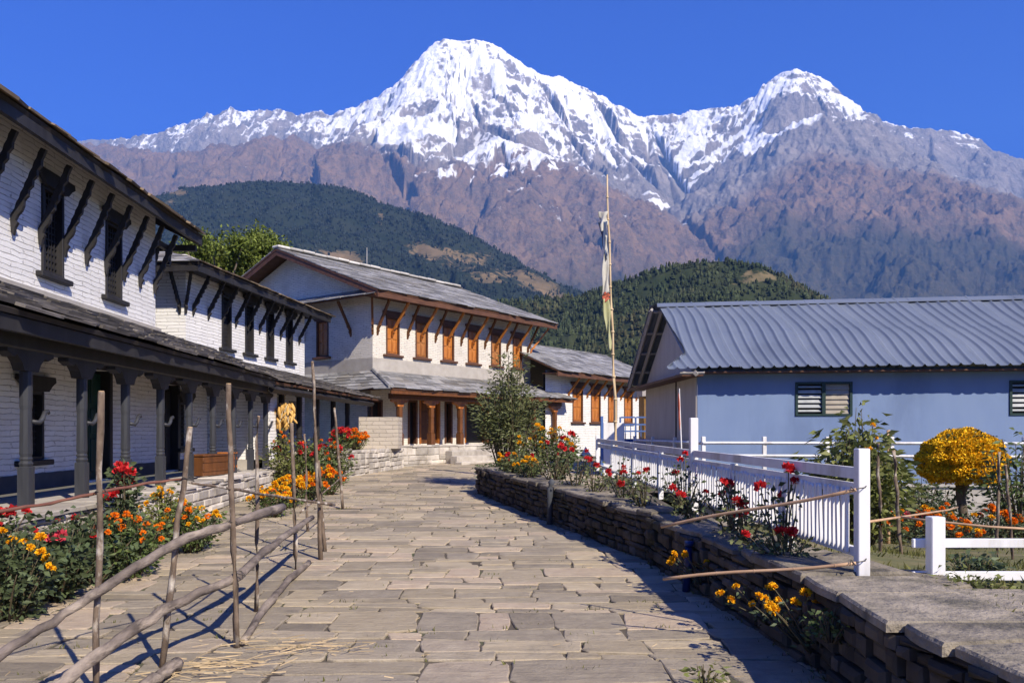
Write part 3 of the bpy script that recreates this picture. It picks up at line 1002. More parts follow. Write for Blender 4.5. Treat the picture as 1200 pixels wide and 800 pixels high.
# ------------------------------------------------------------------ building kit (house-local: x along the front, y into the house, z up)
def wall_panel(mb, axis, c, u0, u1, z0, z1, openings, depth, sign):
    """One wall face with real holes: axis 'x' runs along x at y=c, axis 'y' along y at x=c; reveals go inward (sign)."""
    us = sorted({u0, u1} | {o[0] for o in openings} | {o[1] for o in openings})
    zs = sorted({z0, z1} | {o[2] for o in openings} | {o[3] for o in openings})

    def pt(u, z, d=0.0):
        return (u, c + sign * d, z) if axis == 'x' else (c + sign * d, u, z)
    for i in range(len(us) - 1):
        for j in range(len(zs) - 1):
            um, zm = (us[i] + us[i + 1]) / 2, (zs[j] + zs[j + 1]) / 2
            if any(o[0] < um < o[1] and o[2] < zm < o[3] for o in openings):
                continue
            mb.poly((pt(us[i], zs[j]), pt(us[i + 1], zs[j]), pt(us[i + 1], zs[j + 1]), pt(us[i], zs[j + 1])))
    for a, b, lo, hi in openings:
        mb.poly((pt(a, lo), pt(b, lo), pt(b, lo, depth), pt(a, lo, depth)))
        mb.poly((pt(a, hi), pt(b, hi), pt(b, hi, depth), pt(a, hi, depth)))
        mb.poly((pt(a, lo), pt(a, hi), pt(a, hi, depth), pt(a, lo, depth)))
        mb.poly((pt(b, lo), pt(b, hi), pt(b, hi, depth), pt(b, lo, depth)))


def slates(mb, A, B, C, D, row=0.34, wid=(0.28, 0.62), thick=0.022, jag=0.05, seed=1, lift=0.03, over=0.12):
    """Courses of split stone from the eave A-B up to the head D-C, each slab laid over the one below."""
    rnd = random.Random(seed)
    A, B, C, D = Vector(A), Vector(B), Vector(C), Vector(D)
    L = ((A - D).length + (B - C).length) / 2
    n = (B - A).cross(D - A).normalized()
    if n.z < 0:
        n = -n
    k = max(2, int(round(L / row)))
    W = max((B - A).length, (C - D).length)

    def P(u, v):
        return (A.lerp(B, u)).lerp(D.lerp(C, u), v)
    for r in range(k):
        v0 = (r - over) / k
        v1 = (r + 1.25) / k
        u = -rnd.uniform(0, 0.4) / W
        while u < 1:
            w = rnd.uniform(*wid) / W
            ua, ub = max(0.0, u), min(1.0, u + w - 0.006 / W)
            u += w
            if ub - ua < 0.05 / W:
                continue
            j0, j1 = rnd.uniform(-jag, jag) / L, rnd.uniform(-jag, jag) / L
            if r == 0:
                j0, j1 = j0 * 1.6 - 0.02 / L, j1 * 1.6 - 0.02 / L
            top = min(v1, 1.0 + 0.02)
            h0 = lift + thick + rnd.uniform(-0.006, 0.012)
            h1 = 0.006
            t = thick * rnd.uniform(0.7, 1.6)
            lo = [P(ua, v0 + j0) + n * (h0 - t), P(ub, v0 + j1) + n * (h0 - t + rnd.uniform(-.004, .004)), P(ub, top) + n * h1, P(ua, top) + n * h1]
            hi = [q + n * t for q in lo]
            mb.hexa(lo + hi, rnd.random())


def roof_part(name, A, B, C, D, mat, parent, seed=1, deck=ROOF_DECK, deck_t=0.05, **kw):
    """One slope: a part of slates over a sub-part of boards."""
    mb = MB()
    slates(mb, A, B, C, D, seed=seed, **kw)
    o = mb.build(name, mat, parent)
    A, B, C, D = Vector(A), Vector(B), Vector(C), Vector(D)
    n = (B - A).cross(D - A).normalized()
    if n.z < 0:
        n = -n
    dk = MB()
    top = [A - n * 0.004, B - n * 0.004, C - n * 0.004, D - n * 0.004]
    lo = [q - n * deck_t for q in top]
    dk.hexa(lo + top)
    dk.build("roof_boards", deck, o)
    return o


def strut_mesh(name, mat, drop, reach, w=0.075, carved=True):
    """Carved eave strut from its foot at the wall (0,0,0) out to (0,-reach,drop); a scalloped underside and a beaked foot."""
    mb = MB()
    L = math.hypot(drop, reach)
    up, dn = [], []
    k = 14
    for i in range(k + 1):
        f = i / k
        s = f * L
        up.append((s, 0.042 + (0.012 if i % 2 else 0.0)))
        dn.append((s, -0.036 - ((0.028 if i % 2 else 0.0) if carved and 0.15 < f < 0.9 else 0.0) - (0.03 if 0.1 < f < 0.2 else 0)))
    foot = [(-0.02, -0.085), (-0.1, -0.075), (-0.22, -0.1), (-0.15, -0.035), (-0.03, 0.03)]
    outl = [dn[i] for i in range(k, -1, -1)] + foot + up
    ax = Vector((0, -reach / L, drop / L))
    ay = Vector((0, -drop / L, -reach / L)) * -1
    mb.prism(outl, (0, -0.03, 0.0), ax, ay, (1, 0, 0), w)
    return mb.mesh(name, mat)


def put(name, me, parent, loc, rz=0.0):
    o = link(name, me, parent)
    o.location = loc
    o.rotation_euler = (0, 0, rz)
    return o


def window_meshes(key, w, h, wood, panel, style):
    """Panel mesh + frame mesh + sill mesh for a window w x h; origin at centre of its sill line on the wall face, facing -y."""
    p = MB()
    x0, x1 = -w / 2 + 0.05, w / 2 - 0.05
    if style == 'lattice':
        p.box(x0, x1, 0.09, 0.12, 0.04, h - 0.04)
        n = 6
        for i in range(1, n):
            u = x0 + (x1 - x0) * i / n
            p.box(u - 0.012, u + 0.012, 0.055, 0.088, 0.05, h - 0.05)
        m = max(6, int(h / 0.11))
        for j in range(1, m):
            z = 0.04 + (h - 0.08) * j / m
            p.box(x0, x1, 0.062, 0.082, z - 0.012, z + 0.012)
    elif style == 'shutter':
        for s0, s1 in ((x0, -0.008), (0.008, x1)):
            p.box(s0, s1, 0.06, 0.1, 0.04, h - 0.05)
            for z0, z1 in ((0.1, h * 0.36), (h * 0.42, h * 0.66), (h * 0.72, h - 0.1)):
                p.box(s0 + 0.04, s1 - 0.04, 0.038, 0.062, z0, z1, bev=0.015)
    f = MB()
    f.box(-w / 2, -w / 2 + 0.06, -0.035, 0.12, 0.0, h, bev=0.008)
    f.box(w / 2 - 0.06, w / 2, -0.035, 0.12, 0.0, h, bev=0.008)
    f.box(-w / 2 + 0.06, w / 2 - 0.06, -0.03, 0.12, h - 0.07, h)
    f.box(-w / 2 + 0.06, w / 2 - 0.06, -0.03, 0.12, 0.0, 0.05)
    # carved lintel with drooping ears
    f.prism([(-w / 2 - 0.2, 0.12), (-w / 2 - 0.22, 0.04), (-w / 2 - 0.1, -0.03), (-w / 2 - 0.005, -0.12), (w / 2 + 0.005, -0.12), (w / 2 + 0.1, -0.03), (w / 2 + 0.22, 0.04), (w / 2 + 0.2, 0.12)],
            (0, -0.075, h + 0.1), (1, 0, 0), (0, 0, 1), (0, 1, 0), 0.07)
    s = MB()
    s.box(-w / 2 - 0.16, w / 2 + 0.16, -0.11, 0.1, -0.09, -0.003, bev=0.012)
    return p.mesh(key + "_panel", panel), f.mesh(key + "_frame", wood), s.mesh(key + "_sill", wood)


def add_window(ms, parent, x, y, z, rz=0.0):
    p = put("window", ms[0], parent, (x, y, z), rz)
    put("frame", ms[1], p, (0, 0, 0))
    put("sill", ms[2], p, (0, 0, 0))
    return p


def column_mesh(name, h, w, mat, turned=True):
    mb = MB()
    a = w / 2
    prof = [(0, a * 1.15, 4), (h * 0.30, a * 1.15, 4), (h * 0.305, a * 0.95, 8), (h * 0.325, a * 1.12, 8), (h * 0.345, a * 0.9, 8), (h * 0.36, a * 1.05, 8),
            (h * 0.375, a * 0.88, 8), (h * 0.4, a * 1.0, 8), (h * 0.72, a * 0.9, 8), (h * 0.75, a * 1.0, 8), (h, a * 1.0, 8)]
    rings = []
    for z, r, k in prof:
        ring = []
        for i in range(8):
            if k == 4:
                th = math.pi / 4 * i
                q = r / max(abs(math.cos(th)), abs(math.sin(th)))
                q = min(q, r * 1.36)
            else:
                th = math.pi / 4 * i
                q = r * (1.0 if i % 2 == 0 else 1.2)
            ring.append((math.cos(th) * q, math.sin(th) * q, z))
        rings.append(ring)
    mb.loft(rings)
    return mb.mesh(name, mat)


def capital_mesh(name, w, wood, span=0.56, d=0.14):
    mb = MB()
    mb.prism([(-span, 0.26), (-span, 0.2), (-span * 0.72, 0.15), (-span * 0.62, 0.19), (-span * 0.4, 0.09), (-w * 0.75, 0.0), (w * 0.75, 0.0), (span * 0.4, 0.09),
              (span * 0.62, 0.19), (span * 0.72, 0.15), (span, 0.2), (span, 0.26)], (0, 0, 0), (1, 0, 0), (0, 0, 1), (0, 1, 0), d)
    return mb.mesh(name, wood)


def hook_mesh(name, mat):
    mb = MB()
    mb.tube([(0, -0.06, 0), (0.09, -0.1, -0.015), (0.15, -0.11, 0.03), (0.2, -0.11, 0.11), (0.27, -0.11, 0.13), (0.3, -0.11, 0.1)], [0.028, 0.03, 0.032, 0.03, 0.026, 0.016], 6)
    return mb.mesh(name, mat, True)


def stone_face(mb, P0, P1, z0a, z0b, z1, thick=0.12, rows=(0.10, 0.2), lens=(0.16, 0.48), seed=3, rough=0.03, z1b=None):
    """A face of roughly coursed stones from P0 to P1 (plan points); stones stand proud by uneven amounts, facing right of P0->P1."""
    rnd = random.Random(seed)
    P0, P1 = Vector(P0), Vector(P1)
    d = P1 - P0
    L = d.length
    d = d / L
    n = Vector((d.y, -d.x))
    z1b = z1 if z1b is None else z1b
    f = 0.0
    rws = []
    H = z1 - z0a
    while f < 1:
        g = f + rnd.uniform(*rows) / max(H, 0.1)
        if g > 0.93:
            g = 1.0
        rws.append((f, g))
        f = g
    for r, (fa, fb) in enumerate(rws):
        s = -rnd.uniform(0, lens[0])
        while s < L:
            w = rnd.uniform(*lens)
            a, b = max(s, 0), min(s + w - 0.012, L)
            s += w
            if b - a < 0.04:
                continue
            out = rnd.uniform(0.0, rough)

            def zz(u, ff):
                q = u / L
                lo, hi = z0a + (z0b - z0a) * q, z1 + (z1b - z1) * q
                return lo + (hi - lo) * ff
            ga, gb = fa + 0.006 / max(H, .1), fb - 0.006 / max(H, .1)
            jit = lambda k=0.014: rnd.uniform(-k, k)
            def pt(u, ff, o, dz=0.0):
                q = P0 + d * u + n * o
                return (q.x, q.y, zz(u, ff) + dz)
            base = [pt(a, ga, -thick), pt(b, ga, -thick), pt(b, gb, -thick), pt(a, gb, -thick)]
            mid = [pt(a + jit(), ga, out, jit()), pt(b + jit(), ga, out, jit()), pt(b + jit(), gb, out, jit()), pt(a + jit(), gb, out, jit())]
            ch = min(0.03, (b - a) * 0.25)
            cz = 0.022
            o2 = out + rnd.uniform(0.012, 0.03)
            top = [pt(a + ch, ga, o2, cz), pt(b - ch, ga, o2, cz), pt(b - ch, gb, o2, -cz), pt(a + ch, gb, o2, -cz)]
            mb.loft([base, mid, top], rnd.random())


def flag_slabs(mb, P0, P1, depth, z0, z1, thick=0.06, lens=(0.4, 1.1), seed=4, over=0.05, jag=0.04):
    """A run of cap stones along P0->P1, 'depth' wide to the left of the run, overhanging to the right by 'over'."""
    rnd = random.Random(seed)
    P0, P1 = Vector(P0), Vector(P1)
    d = P1 - P0
    L = d.length
    d = d / L
    n = Vector((d.y, -d.x))
    s = 0.0
    while s < L - 0.02:
        w = rnd.uniform(*lens)
        e = min(s + w, L)
        if L - e < 0.2:
            e = L
        o0, o1 = over + rnd.uniform(-jag, jag), over + rnd.uniform(-jag, jag)
        dz = rnd.uniform(-0.008, 0.012)
        t = thick * rnd.uniform(0.8, 1.3)

        def p(u, o, z):
            q = P0 + d * u + n * o
            return (q.x, q.y, z + z0 + (z1 - z0) * u / L + dz)
        k = [(s + 0.006, o0), ((s + e) / 2, (o0 + o1) / 2 + rnd.uniform(-.025, .025)), (e - 0.006, o1), (e - 0.006 + rnd.uniform(-.02, .0), -depth), (s + 0.006, -depth)]
        cx = sum(a for a, _ in k) / 5
        cy = sum(b for _, b in k) / 5
        low = [p(a, b, 0) for a, b in k]
        rim = [p(a, b, t * 0.75) for a, b in k]
        top = [p(a + (cx - a) * 0.03, b + (cy - b) * 0.05, t) for a, b in k]
        mb.loft([low, rim, top], rnd.random())
        s = e


def house_rz(d):
    return math.atan2(d[1], d[0])


# ------------------------------------------------------------------ first dark-trimmed house at left
D1 = Vector((-0.043, 1.0)).normalized()
b1 = empty("stone_house", (-7.17, 4.0, 0.0), "two-storey white stone house with black timber trim and long grey-columned veranda", "house", rz=house_rz(D1))
ZP = 0.72           # veranda floor

up_win = [(9.1, 0.66, 4.2, 1.42), (11.3, 0.62, 4.2, 1.42), (6.9, 0.66, 4.2, 1.42), (4.7, 0.66, 4.2, 1.42)]
gr_win = [(8.5, 0.62, 1.2, 1.1), (14.95, 0.5, 1.25, 1.15), (5.9, 0.62, 1.2, 1.1)]
doors1 = [(10.6, 1.05, ZP + 0.04, 2.02), (14.1, 0.9, ZP + 0.04, 1.95), (3.4, 1.0, ZP + 0.04, 2.02)]
w = MB()
wall_panel(w, 'x', 0.0, 0.0, 13.3, 3.3, 6.35, [(x - ww / 2 + 0.02, x + ww / 2 - 0.02, z, z + h) for x, ww, z, h in up_win], 0.16, 1)
wall_panel(w, 'x', 0.0, 0.0, 16.6, ZP, 3.3, [(x - ww / 2 + 0.02, x + ww / 2 - 0.02, z, z + h) for x, ww, z, h in gr_win + doors1], 0.2, 1)
wall_panel(w, 'y', 13.3, 0.0, 6.0, 3.3, 6.35, [], 0.1, -1)
wall_panel(w, 'y', 0.0, 0.0, 6.0, ZP, 6.35, [], 0.1, 1)
w.poly(((13.3, 0, 6.35), (13.3, 6, 6.35), (13.3, 3.0, 7.75)))
w.poly(((0, 0, 6.35), (0, 6, 6.35), (0, 3.0, 7.75)))
w.build("wall", WHITE_WALL, b1, fix=False)
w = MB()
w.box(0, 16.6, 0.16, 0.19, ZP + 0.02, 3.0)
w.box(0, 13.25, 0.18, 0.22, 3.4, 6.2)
w.build("painted_room_dark", VOID, b1)  # thin black sheets behind the openings; room darkness is painted, no rooms built
w = MB()
xs = [0.0]
for x, ww, z, h in sorted(doors1):
    xs += [x - ww / 2 - 0.08, x + ww / 2 + 0.08]
xs.append(16.6)
for i in range(0, len(xs), 2):
    w.box(xs[i], xs[i + 1], -0.035, 0.0, ZP, ZP + 0.26)
w.build("dark_skirting", DARK_PLASTER, b1)
ms = window_meshes("dark_window", 0.66, 1.42, DARK_WOOD, DARK_WOOD, 'lattice')
for x, ww, z, h in up_win:
    add_window(ms, b1, x, 0, z)
ms = window_meshes("dark_low_window", 0.62, 1.1, DARK_WOOD, DARK_WOOD, 'lattice')
for x, ww, z, h in gr_win:
    add_window(ms, b1, x, 0, z)
for k, (x, ww, z, h) in enumerate(doors1):
    d = MB()
    d.box(x - ww / 2 + 0.06, x - 0.01, 0.13, 0.17, z, z + h - 0.06)
    d.box(x + 0.01, x + ww / 2 - 0.06, 0.13, 0.17, z, z + h - 0.06)
    for s0, s1 in ((x - ww / 2 + 0.12, x - 0.06), (x + 0.06, x + ww / 2 - 0.12)):
        for z0, z1 in ((0.15, 0.75), (0.85, 1.3), (1.4, h - 0.15)):
            d.box(s0, s1, 0.11, 0.132, z + z0, z + z1, bev=0.015)
    do = d.build("door", GREEN_DOOR if k == 0 else DARK_WOOD, b1)
    f = MB()
    for s in (-1, 1):
        f.box(x + s * ww / 2 - 0.06, x + s * ww / 2 + 0.06, -0.05, 0.16, z, z + h, bev=0.01)
    f.prism([(-ww / 2 - 0.3, 0.1), (-ww / 2 - 0.3, 0.03), (-ww / 2 - 0.1, 0.0), (ww / 2 + 0.1, 0.0), (ww / 2 + 0.3, 0.03), (ww / 2 + 0.3, 0.1)], (x, -0.02, z + h + 0.003), (1, 0, 0), (0, 0, 1), (0, 1, 0), 0.14)
    f.build("frame", DARK_WOOD, do)
    hnd = MB()
    hnd.tube([(x - 0.05, 0.12, z + 1.0), (x - 0.05, 0.07, z + 1.02), (x - 0.05, 0.07, z + 1.1), (x - 0.05, 0.12, z + 1.12)], 0.012, 6)
    hnd.build("handle", BRASS_GREY, do)

# upper roof, eave boards, struts
EY, EZ = -0.74, 6.1
roof_part("roof", (-0.8, EY, EZ), (14.15, EY, EZ), (14.15, 3.0, 7.9), (-0.8, 3.0, 7.9), SLATE_TAN, b1, 21, row=0.4, deck_t=0.07, thick=0.03)
roof_part("roof", (14.15, 6.8, EZ), (-0.8, 6.8, EZ), (-0.8, 3.0, 7.9), (14.15, 3.0, 7.9), SLATE_TAN, b1, 22, row=0.5, deck_t=0.07, thick=0.03)
f = MB()
f.box(-0.78, 14.13, EY + 0.02, EY + 0.1, EZ - 0.23, EZ - 0.075)
f.prism([(-0.0, 0.0), (3.72, 1.8), (3.72, 1.62), (0.0, -0.18)], (14.08, EY + 0.03, EZ - 0.075), (0, 1, 0), (0, 0, 1), (1, 0, 0), 0.06)
f.build("eave_board", DARK_WOOD, b1)
rf = MB()
for i in range(26):
    x = -0.6 + i * 0.575
    a = Vector((x, EY + 0.06, EZ - 0.1))
    b = Vector((x, 0.3, EZ - 0.1 + 0.495))
    rf.tube([a, b], 0.04, 4)
rf.build("rafter", DARK_WOOD, b1)
sm = strut_mesh("carved_strut", DARK_WOOD, 1.06, 0.45, 0.06)
x = 1.2
while x < 13.3:
    put("strut", sm, b1, (x, -0.01, 4.82))
    x += 0.75
for yy in (0.12, 1.9, 3.6):
    put("strut", sm, b1, (13.31, yy, 4.82), R(90))
pl = MB()
pl.box(13.31, 14.05, -0.02, 0.08, 5.72, 5.84)
pl.box(13.98, 14.08, -0.62, 3.0, 5.72, 5.85)
pl.box(13.97, 14.07, -0.05, 0.05, 5.4, 5.72)
pl.build("wall_plate", DARK_WOOD, b1)

# veranda: roof of dark slates, beam, ceiling, columns
VE, VZ = -2.0, 2.98
roof_part("veranda_roof", (-1.0, VE, VZ), (15.8, VE - 0.02, VZ - 0.02), (16.6, -0.005, 3.78), (-1.0, -0.005, 3.78), SLATE_DARK, b1, 23, row=0.27, wid=(0.3, 0.8), jag=0.07, thick=0.03, lift=0.05, deck_t=0.06)
f = MB()
f.box(-1.0, 13.3, -0.13, -0.02, 3.74, 3.87)
f.build("flashing", GREY_BAND, b1)
f = MB()
f.box(-0.9, 16.4, -1.62, -1.42, 2.62, 2.84, bev=0.02)
f.box(-0.9, 15.75, VE + 0.05, VE + 0.13, 2.74, 2.91)
for i in range(30):
    x = -0.7 + i * 0.57
    f.tube([(x, VE + 0.14, 2.9), (x, -0.05, 3.63)], 0.04, 4)
f.build("veranda_beam", DARK_WOOD, b1)
cm = column_mesh("turned_column", 1.65, 0.122, GREY_PAINT_WOOD)
cap = capital_mesh("carved_capital", 0.2, DARK_WOOD, 0.5)
hk = hook_mesh("curved_bracket", GREY_PAINT_WOOD)
for i in range(10):
    x = 5.6 - 1.37 + i * 1.365
    c = put("column", cm, b1, (x, -1.52, ZP))
    put("capital", cap, c, (0, 0, 1.652))
    put("bracket", hk, c, (0.05, 0.02, 1.05))
# plinth
p = MB()
p.box(-1, 17.0, -2.0, 0.15, 0.2, ZP - 0.06)
p.build("veranda_floor", GREY_BAND, b1)
p = MB()
stone_face(p, (-1.0, -2.0), (17.0, -2.0), -0.05, 0.1, ZP - 0.062, thick=0.1, rows=(0.12, 0.24), lens=(0.25, 0.8), seed=31, rough=0.04)
o = p.build("plinth_stones", PALE_RUBBLE, b1)
p = MB()
flag_slabs(p, (-1.0, -2.0), (17.0, -2.0), 0.5, ZP - 0.058, ZP - 0.058, 0.055, seed=32, over=0.06)
p.build("plinth_edge", PALE_RUBBLE, o)

# ------------------------------------------------------------------ second dark-trimmed house
D2 = Vector((0.12, 1.0)).normalized()
b2 = empty("stone_house", (-8.4, 20.5, 0.0), "black-trimmed white stone house with four slim upper windows", "house", rz=house_rz(D2))
L2 = 8.1
w2 = [(2.2, 0.56, 4.0, 1.5), (3.65, 0.56, 4.0, 1.5), (5.15, 0.56, 4.0, 1.5), (6.7, 0.56, 4.0, 1.5)]
w = MB()
wall_panel(w, 'x', 0.0, 0.0, L2, 3.4, 6.2, [(x - ww / 2 + 0.02, x + ww / 2 - 0.02, z, z + h) for x, ww, z, h in w2], 0.16, 1)
wall_panel(w, 'y', 0.0, 0.0, 6.5, 3.0, 6.2, [], 0.1, 1)
wall_panel(w, 'y', L2, 0.0, 6.5, 3.0, 6.2, [], 0.1, -1)
wall_panel(w, 'x', 0.0, 0.0, L2, 0.5, 3.4, [(1.2, 2.0, 0.9, 2.8), (3.1, 3.9, 1.5, 2.7), (4.9, 5.9, 0.9, 2.8), (6.7, 7.5, 1.5, 2.7)], 0.3, 1)
w.build("wall", WHITE_WALL, b2, fix=False)
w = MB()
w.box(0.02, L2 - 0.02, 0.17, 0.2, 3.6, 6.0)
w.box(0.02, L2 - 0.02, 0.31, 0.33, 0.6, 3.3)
w.build("painted_room_dark", VOID, b2)  # black sheets painting the unlit inside behind each opening
ms2 = window_meshes("slim_window", 0.56, 1.5, DARK_WOOD, DARK_WOOD, 'lattice')
for x, ww, z, h in w2:
    add_window(ms2, b2, x, 0, z)
# hipped roof
e0, e1, ey0, ey1, ez = -0.75, L2 + 0.75, -0.75, 7.2, 5.84
rz_, r0, r1, ry = 7.25, 2.6, L2 - 2.6, 3.25
roof_part("roof", (e0, ey0, ez), (e1, ey0, ez), (r1, ry, rz_), (r0, ry, rz_), SLATE_TAN, b2, 41, row=0.4, deck_t=0.07)
roof_part("roof", (e0, ey1, ez), (e0, ey0, ez), (r0, ry, rz_), (r0, ry, rz_), SLATE_GREY, b2, 42, row=0.4, deck_t=0.07)
roof_part("roof", (e1, ey0, ez), (e1, ey1, ez), (r1, ry, rz_), (r1, ry, rz_), SLATE_GREY, b2, 43, row=0.4, deck_t=0.07)
roof_part("roof", (e1, ey1, ez), (e0, ey1, ez), (r0, ry, rz_), (r1, ry, rz_), SLATE_GREY, b2, 44, row=0.5, deck_t=0.07)
f = MB()
f.box(e0 + 0.03, e1 - 0.03, ey0 + 0.03, ey0 + 0.1, ez - 0.22, ez - 0.075)
f.box(e0 + 0.03, e0 + 0.1, ey0 + 0.1, ey1 - 0.03, ez - 0.22, ez - 0.075)
f.box(e0 + 0.1, e1 - 0.1, ey0 + 0.1, -0.01, ez - 0.085, ez - 0.06)
f.box(e0 + 0.1, -0.01, -0.01, ey1 - 0.1, ez - 0.085, ez - 0.06)
f.build("eave_board", DARK_WOOD, b2)
sm2 = strut_mesh("carved_strut_small", DARK_WOOD, 0.8, 0.44, 0.06)
for i in range(10):
    put("strut", sm2, b2, (0.35 + i * 0.8, -0.01, 4.9))
for yy in (0.15, 1.3, 2.6, 3.9):
    put("strut", sm2, b2, (-0.01, yy, 4.9), R(-90))
put("strut", sm2, b2, (-0.01, -0.01, 4.9), R(-45))
# low veranda roof swinging out toward the brown-trimmed house, with its own dark posts
MWI = Matrix.Translation(b2.location).to_4x4() @ Matrix.Rotation(house_rz(D2), 4, 'Z')
MWI = MWI.inverted()


def loc2(X, Y, Z):
    q = MWI @ Vector((X, Y, Z))
    return (q.x, q.y, q.z)


roof_part("veranda_roof", loc2(-6.1, 19.9, 2.92), loc2(-4.55, 27.2, 2.74), (8.2, -0.005, 3.55), (-0.35, -0.005, 3.74), SLATE_DARK, b2, 45, row=0.27, wid=(0.3, 0.8), jag=0.07, thick=0.03, lift=0.05, deck_t=0.06, deck=RED_WOOD)
f = MB()
f.tube([loc2(-6.1, 20.2, 2.72), loc2(-4.75, 27.0, 2.58)], 0.1, 4)
f.build("veranda_beam", DARK_WOOD, b2)
cm2 = column_mesh("dark_post", 1.75, 0.15, DARK_WOOD)
for k, (X, Y) in enumerate(((-6.1, 22.3), (-5.9, 23.4), (-5.65, 24.5), (-5.4, 25.6), (-5.15, 26.6))):
    q = loc2(X - 0.35, Y, 0.9)
    c = put("column", cm2, b2, q)
    put("capital", cap, c, (0, 0, 1.752))
# white end wall of the veranda facing the lane, and its floor
ew = MB()
for q in ([(-6.95, 20.9), (-6.35, 20.9), (-6.3, 21.35), (-6.9, 21.35)], [(-8.1, 21.0), (-6.955, 21.0), (-6.9, 21.3), (-8.1, 21.3)]):
    lo = [loc2(a, b, 0.6) for a, b in q]
    hi = [loc2(a, b, 2.85) for a, b in q]
    ew.hexa(lo + hi)
ew.build("end_wall", WHITE_WALL, b2)
p = MB()
q = [(-8.0, 20.9), (-5.95, 20.9), (-4.3, 27.3), (-7.1, 27.3)]
p.hexa([loc2(a, b, 0.1) for a, b in q] + [loc2(a, b, 0.9) for a, b in q])
p.build("veranda_floor", GREY_BAND, b2)

# ------------------------------------------------------------------ brown-trimmed house at the end of the lane
D3 = Vector((0.6, 0.8))
b3 = empty("stone_house", (-5.25, 30.0, 0.0), "two-storey cream stone house with orange wooden shutters at the lane's end", "house", rz=house_rz(D3))
L3, W3, ZF = 10.2, 9.7, 1.12
w3 = [(1.05 + i * 1.62, 0.72, 4.6, 1.45) for i in range(6)]
g3 = [(0.2, 0.62, ZF + 0.02, 1.7), (2.15, 0.55, ZF + 0.02, 1.75), (3.15, 1.25, ZF + 0.02, 1.85), (4.3, 0.5, ZF + 0.02, 1.75), (6.1, 1.5, ZF + 0.02, 1.75), (8.6, 1.1, ZF + 0.02, 1.75)]
w = MB()
wall_panel(w, 'x', 0.0, 0.0, L3, 3.2, 6.95, [(x - ww / 2 + 0.02, x + ww / 2 - 0.02, z, z + h) for x, ww, z, h in w3], 0.16, 1)
wall_panel(w, 'x', 0.0, 0.0, L3, ZF - 0.3, 3.2, [(x - ww / 2, x + ww / 2, z, z + h) for x, ww, z, h in g3], 0.25, 1)
wall_panel(w, 'y', 0.0, 0.0, W3, 0.2, 6.95, [(2.55, 3.2, 4.6, 6.05)], 0.16, 1)
wall_panel(w, 'y', L3, 0.0, W3, 0.2, 6.95, [], 0.16, -1)
w.poly(((0, 0, 6.95), (0, W3, 6.95), (0, W3 / 2, 8.85)))
w.poly(((L3, 0, 6.95), (L3, W3, 6.95), (L3, W3 / 2, 8.85)))
w.build("wall", CREAM_WALL, b3, fix=False)
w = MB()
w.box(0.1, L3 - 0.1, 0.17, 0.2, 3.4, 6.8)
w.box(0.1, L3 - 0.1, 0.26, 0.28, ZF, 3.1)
w.build("painted_room_dark", VOID, b3)  # interior shade put in as black sheets behind the front wall
w = MB()
w.box(-0.012, L3 + 0.012, -0.012, -0.001, 3.72, 4.42)
w.box(-0.012, -0.001, 0.0, W3, 3.72, 4.42)
w.build("plaster_band", GREY_BAND, b3)
ms3 = window_meshes("shutter_window", 0.72, 1.45, RED_WOOD, ORANGE_WOOD, 'shutter')
ORANGE_DULL = mat_noise("sun_faded_orange_timber", (0.4, 0.17, 0.05), (0.27, 0.1, 0.03), 9.0, 0.55, 0.35, 0.008, (1, 1, 0.25), c3=(0.2, 0.075, 0.03))
ms3b = window_meshes("faded_shutter", 0.72, 1.45, RED_WOOD, ORANGE_DULL, 'shutter')
for x, ww, z, h in w3:
    add_window(ms3 if x not in (w3[1][0], w3[4][0]) else ms3b, b3, x, 0, z)
add_window(ms3, b3, 0, 2.87, 4.6, R(-90))
# ground-floor openings
for k, (x, ww, z, h) in enumerate(g3):
    d = MB()
    if k == 2:
        d.box(x - ww / 2 + 0.1, x + ww / 2 - 0.1, 0.1, 0.14, z + 0.02, z + h - 0.08)
        for s in (-1, 1):
            for z0, z1 in ((0.12, 0.7), (0.82, 1.3), (1.38, 1.68)):
                a, b = sorted((x + s * 0.06, x + s * (ww / 2 - 0.16)))
                d.box(a, b, 0.075, 0.102, z + z0, z + z1, bev=0.015)
        do = d.build("door", DARK_ORANGE, b3)
        hnd = MB()
        hnd.tube([(x - 0.04, 0.08, z + 0.85), (x - 0.04, 0.04, z + 0.87), (x - 0.04, 0.04, z + 0.95), (x - 0.04, 0.08, z + 0.97)], 0.012, 6)
        hnd.build("handle", BRASS_GREY, do)
    else:
        d.box(x - ww / 2 + 0.08, x + ww / 2 - 0.08, 0.19, 0.22, z + 0.02, z + h - 0.08)
        do = d.build("door", DARK_WOOD, b3)
    f = MB()
    for s in (-1, 1):
        f.box(x + s * (ww / 2 - 0.05) - 0.05, x + s * (ww / 2 - 0.05) + 0.05, -0.03, 0.18, z, z + h, bev=0.008)
    f.box(x - ww / 2 + 0.1, x + ww / 2 - 0.1, -0.03, 0.18, z + h - 0.08, z + h)
    f.build("frame", ORANGE_WOOD if k in (2, 4, 5) else RED_WOOD, do)
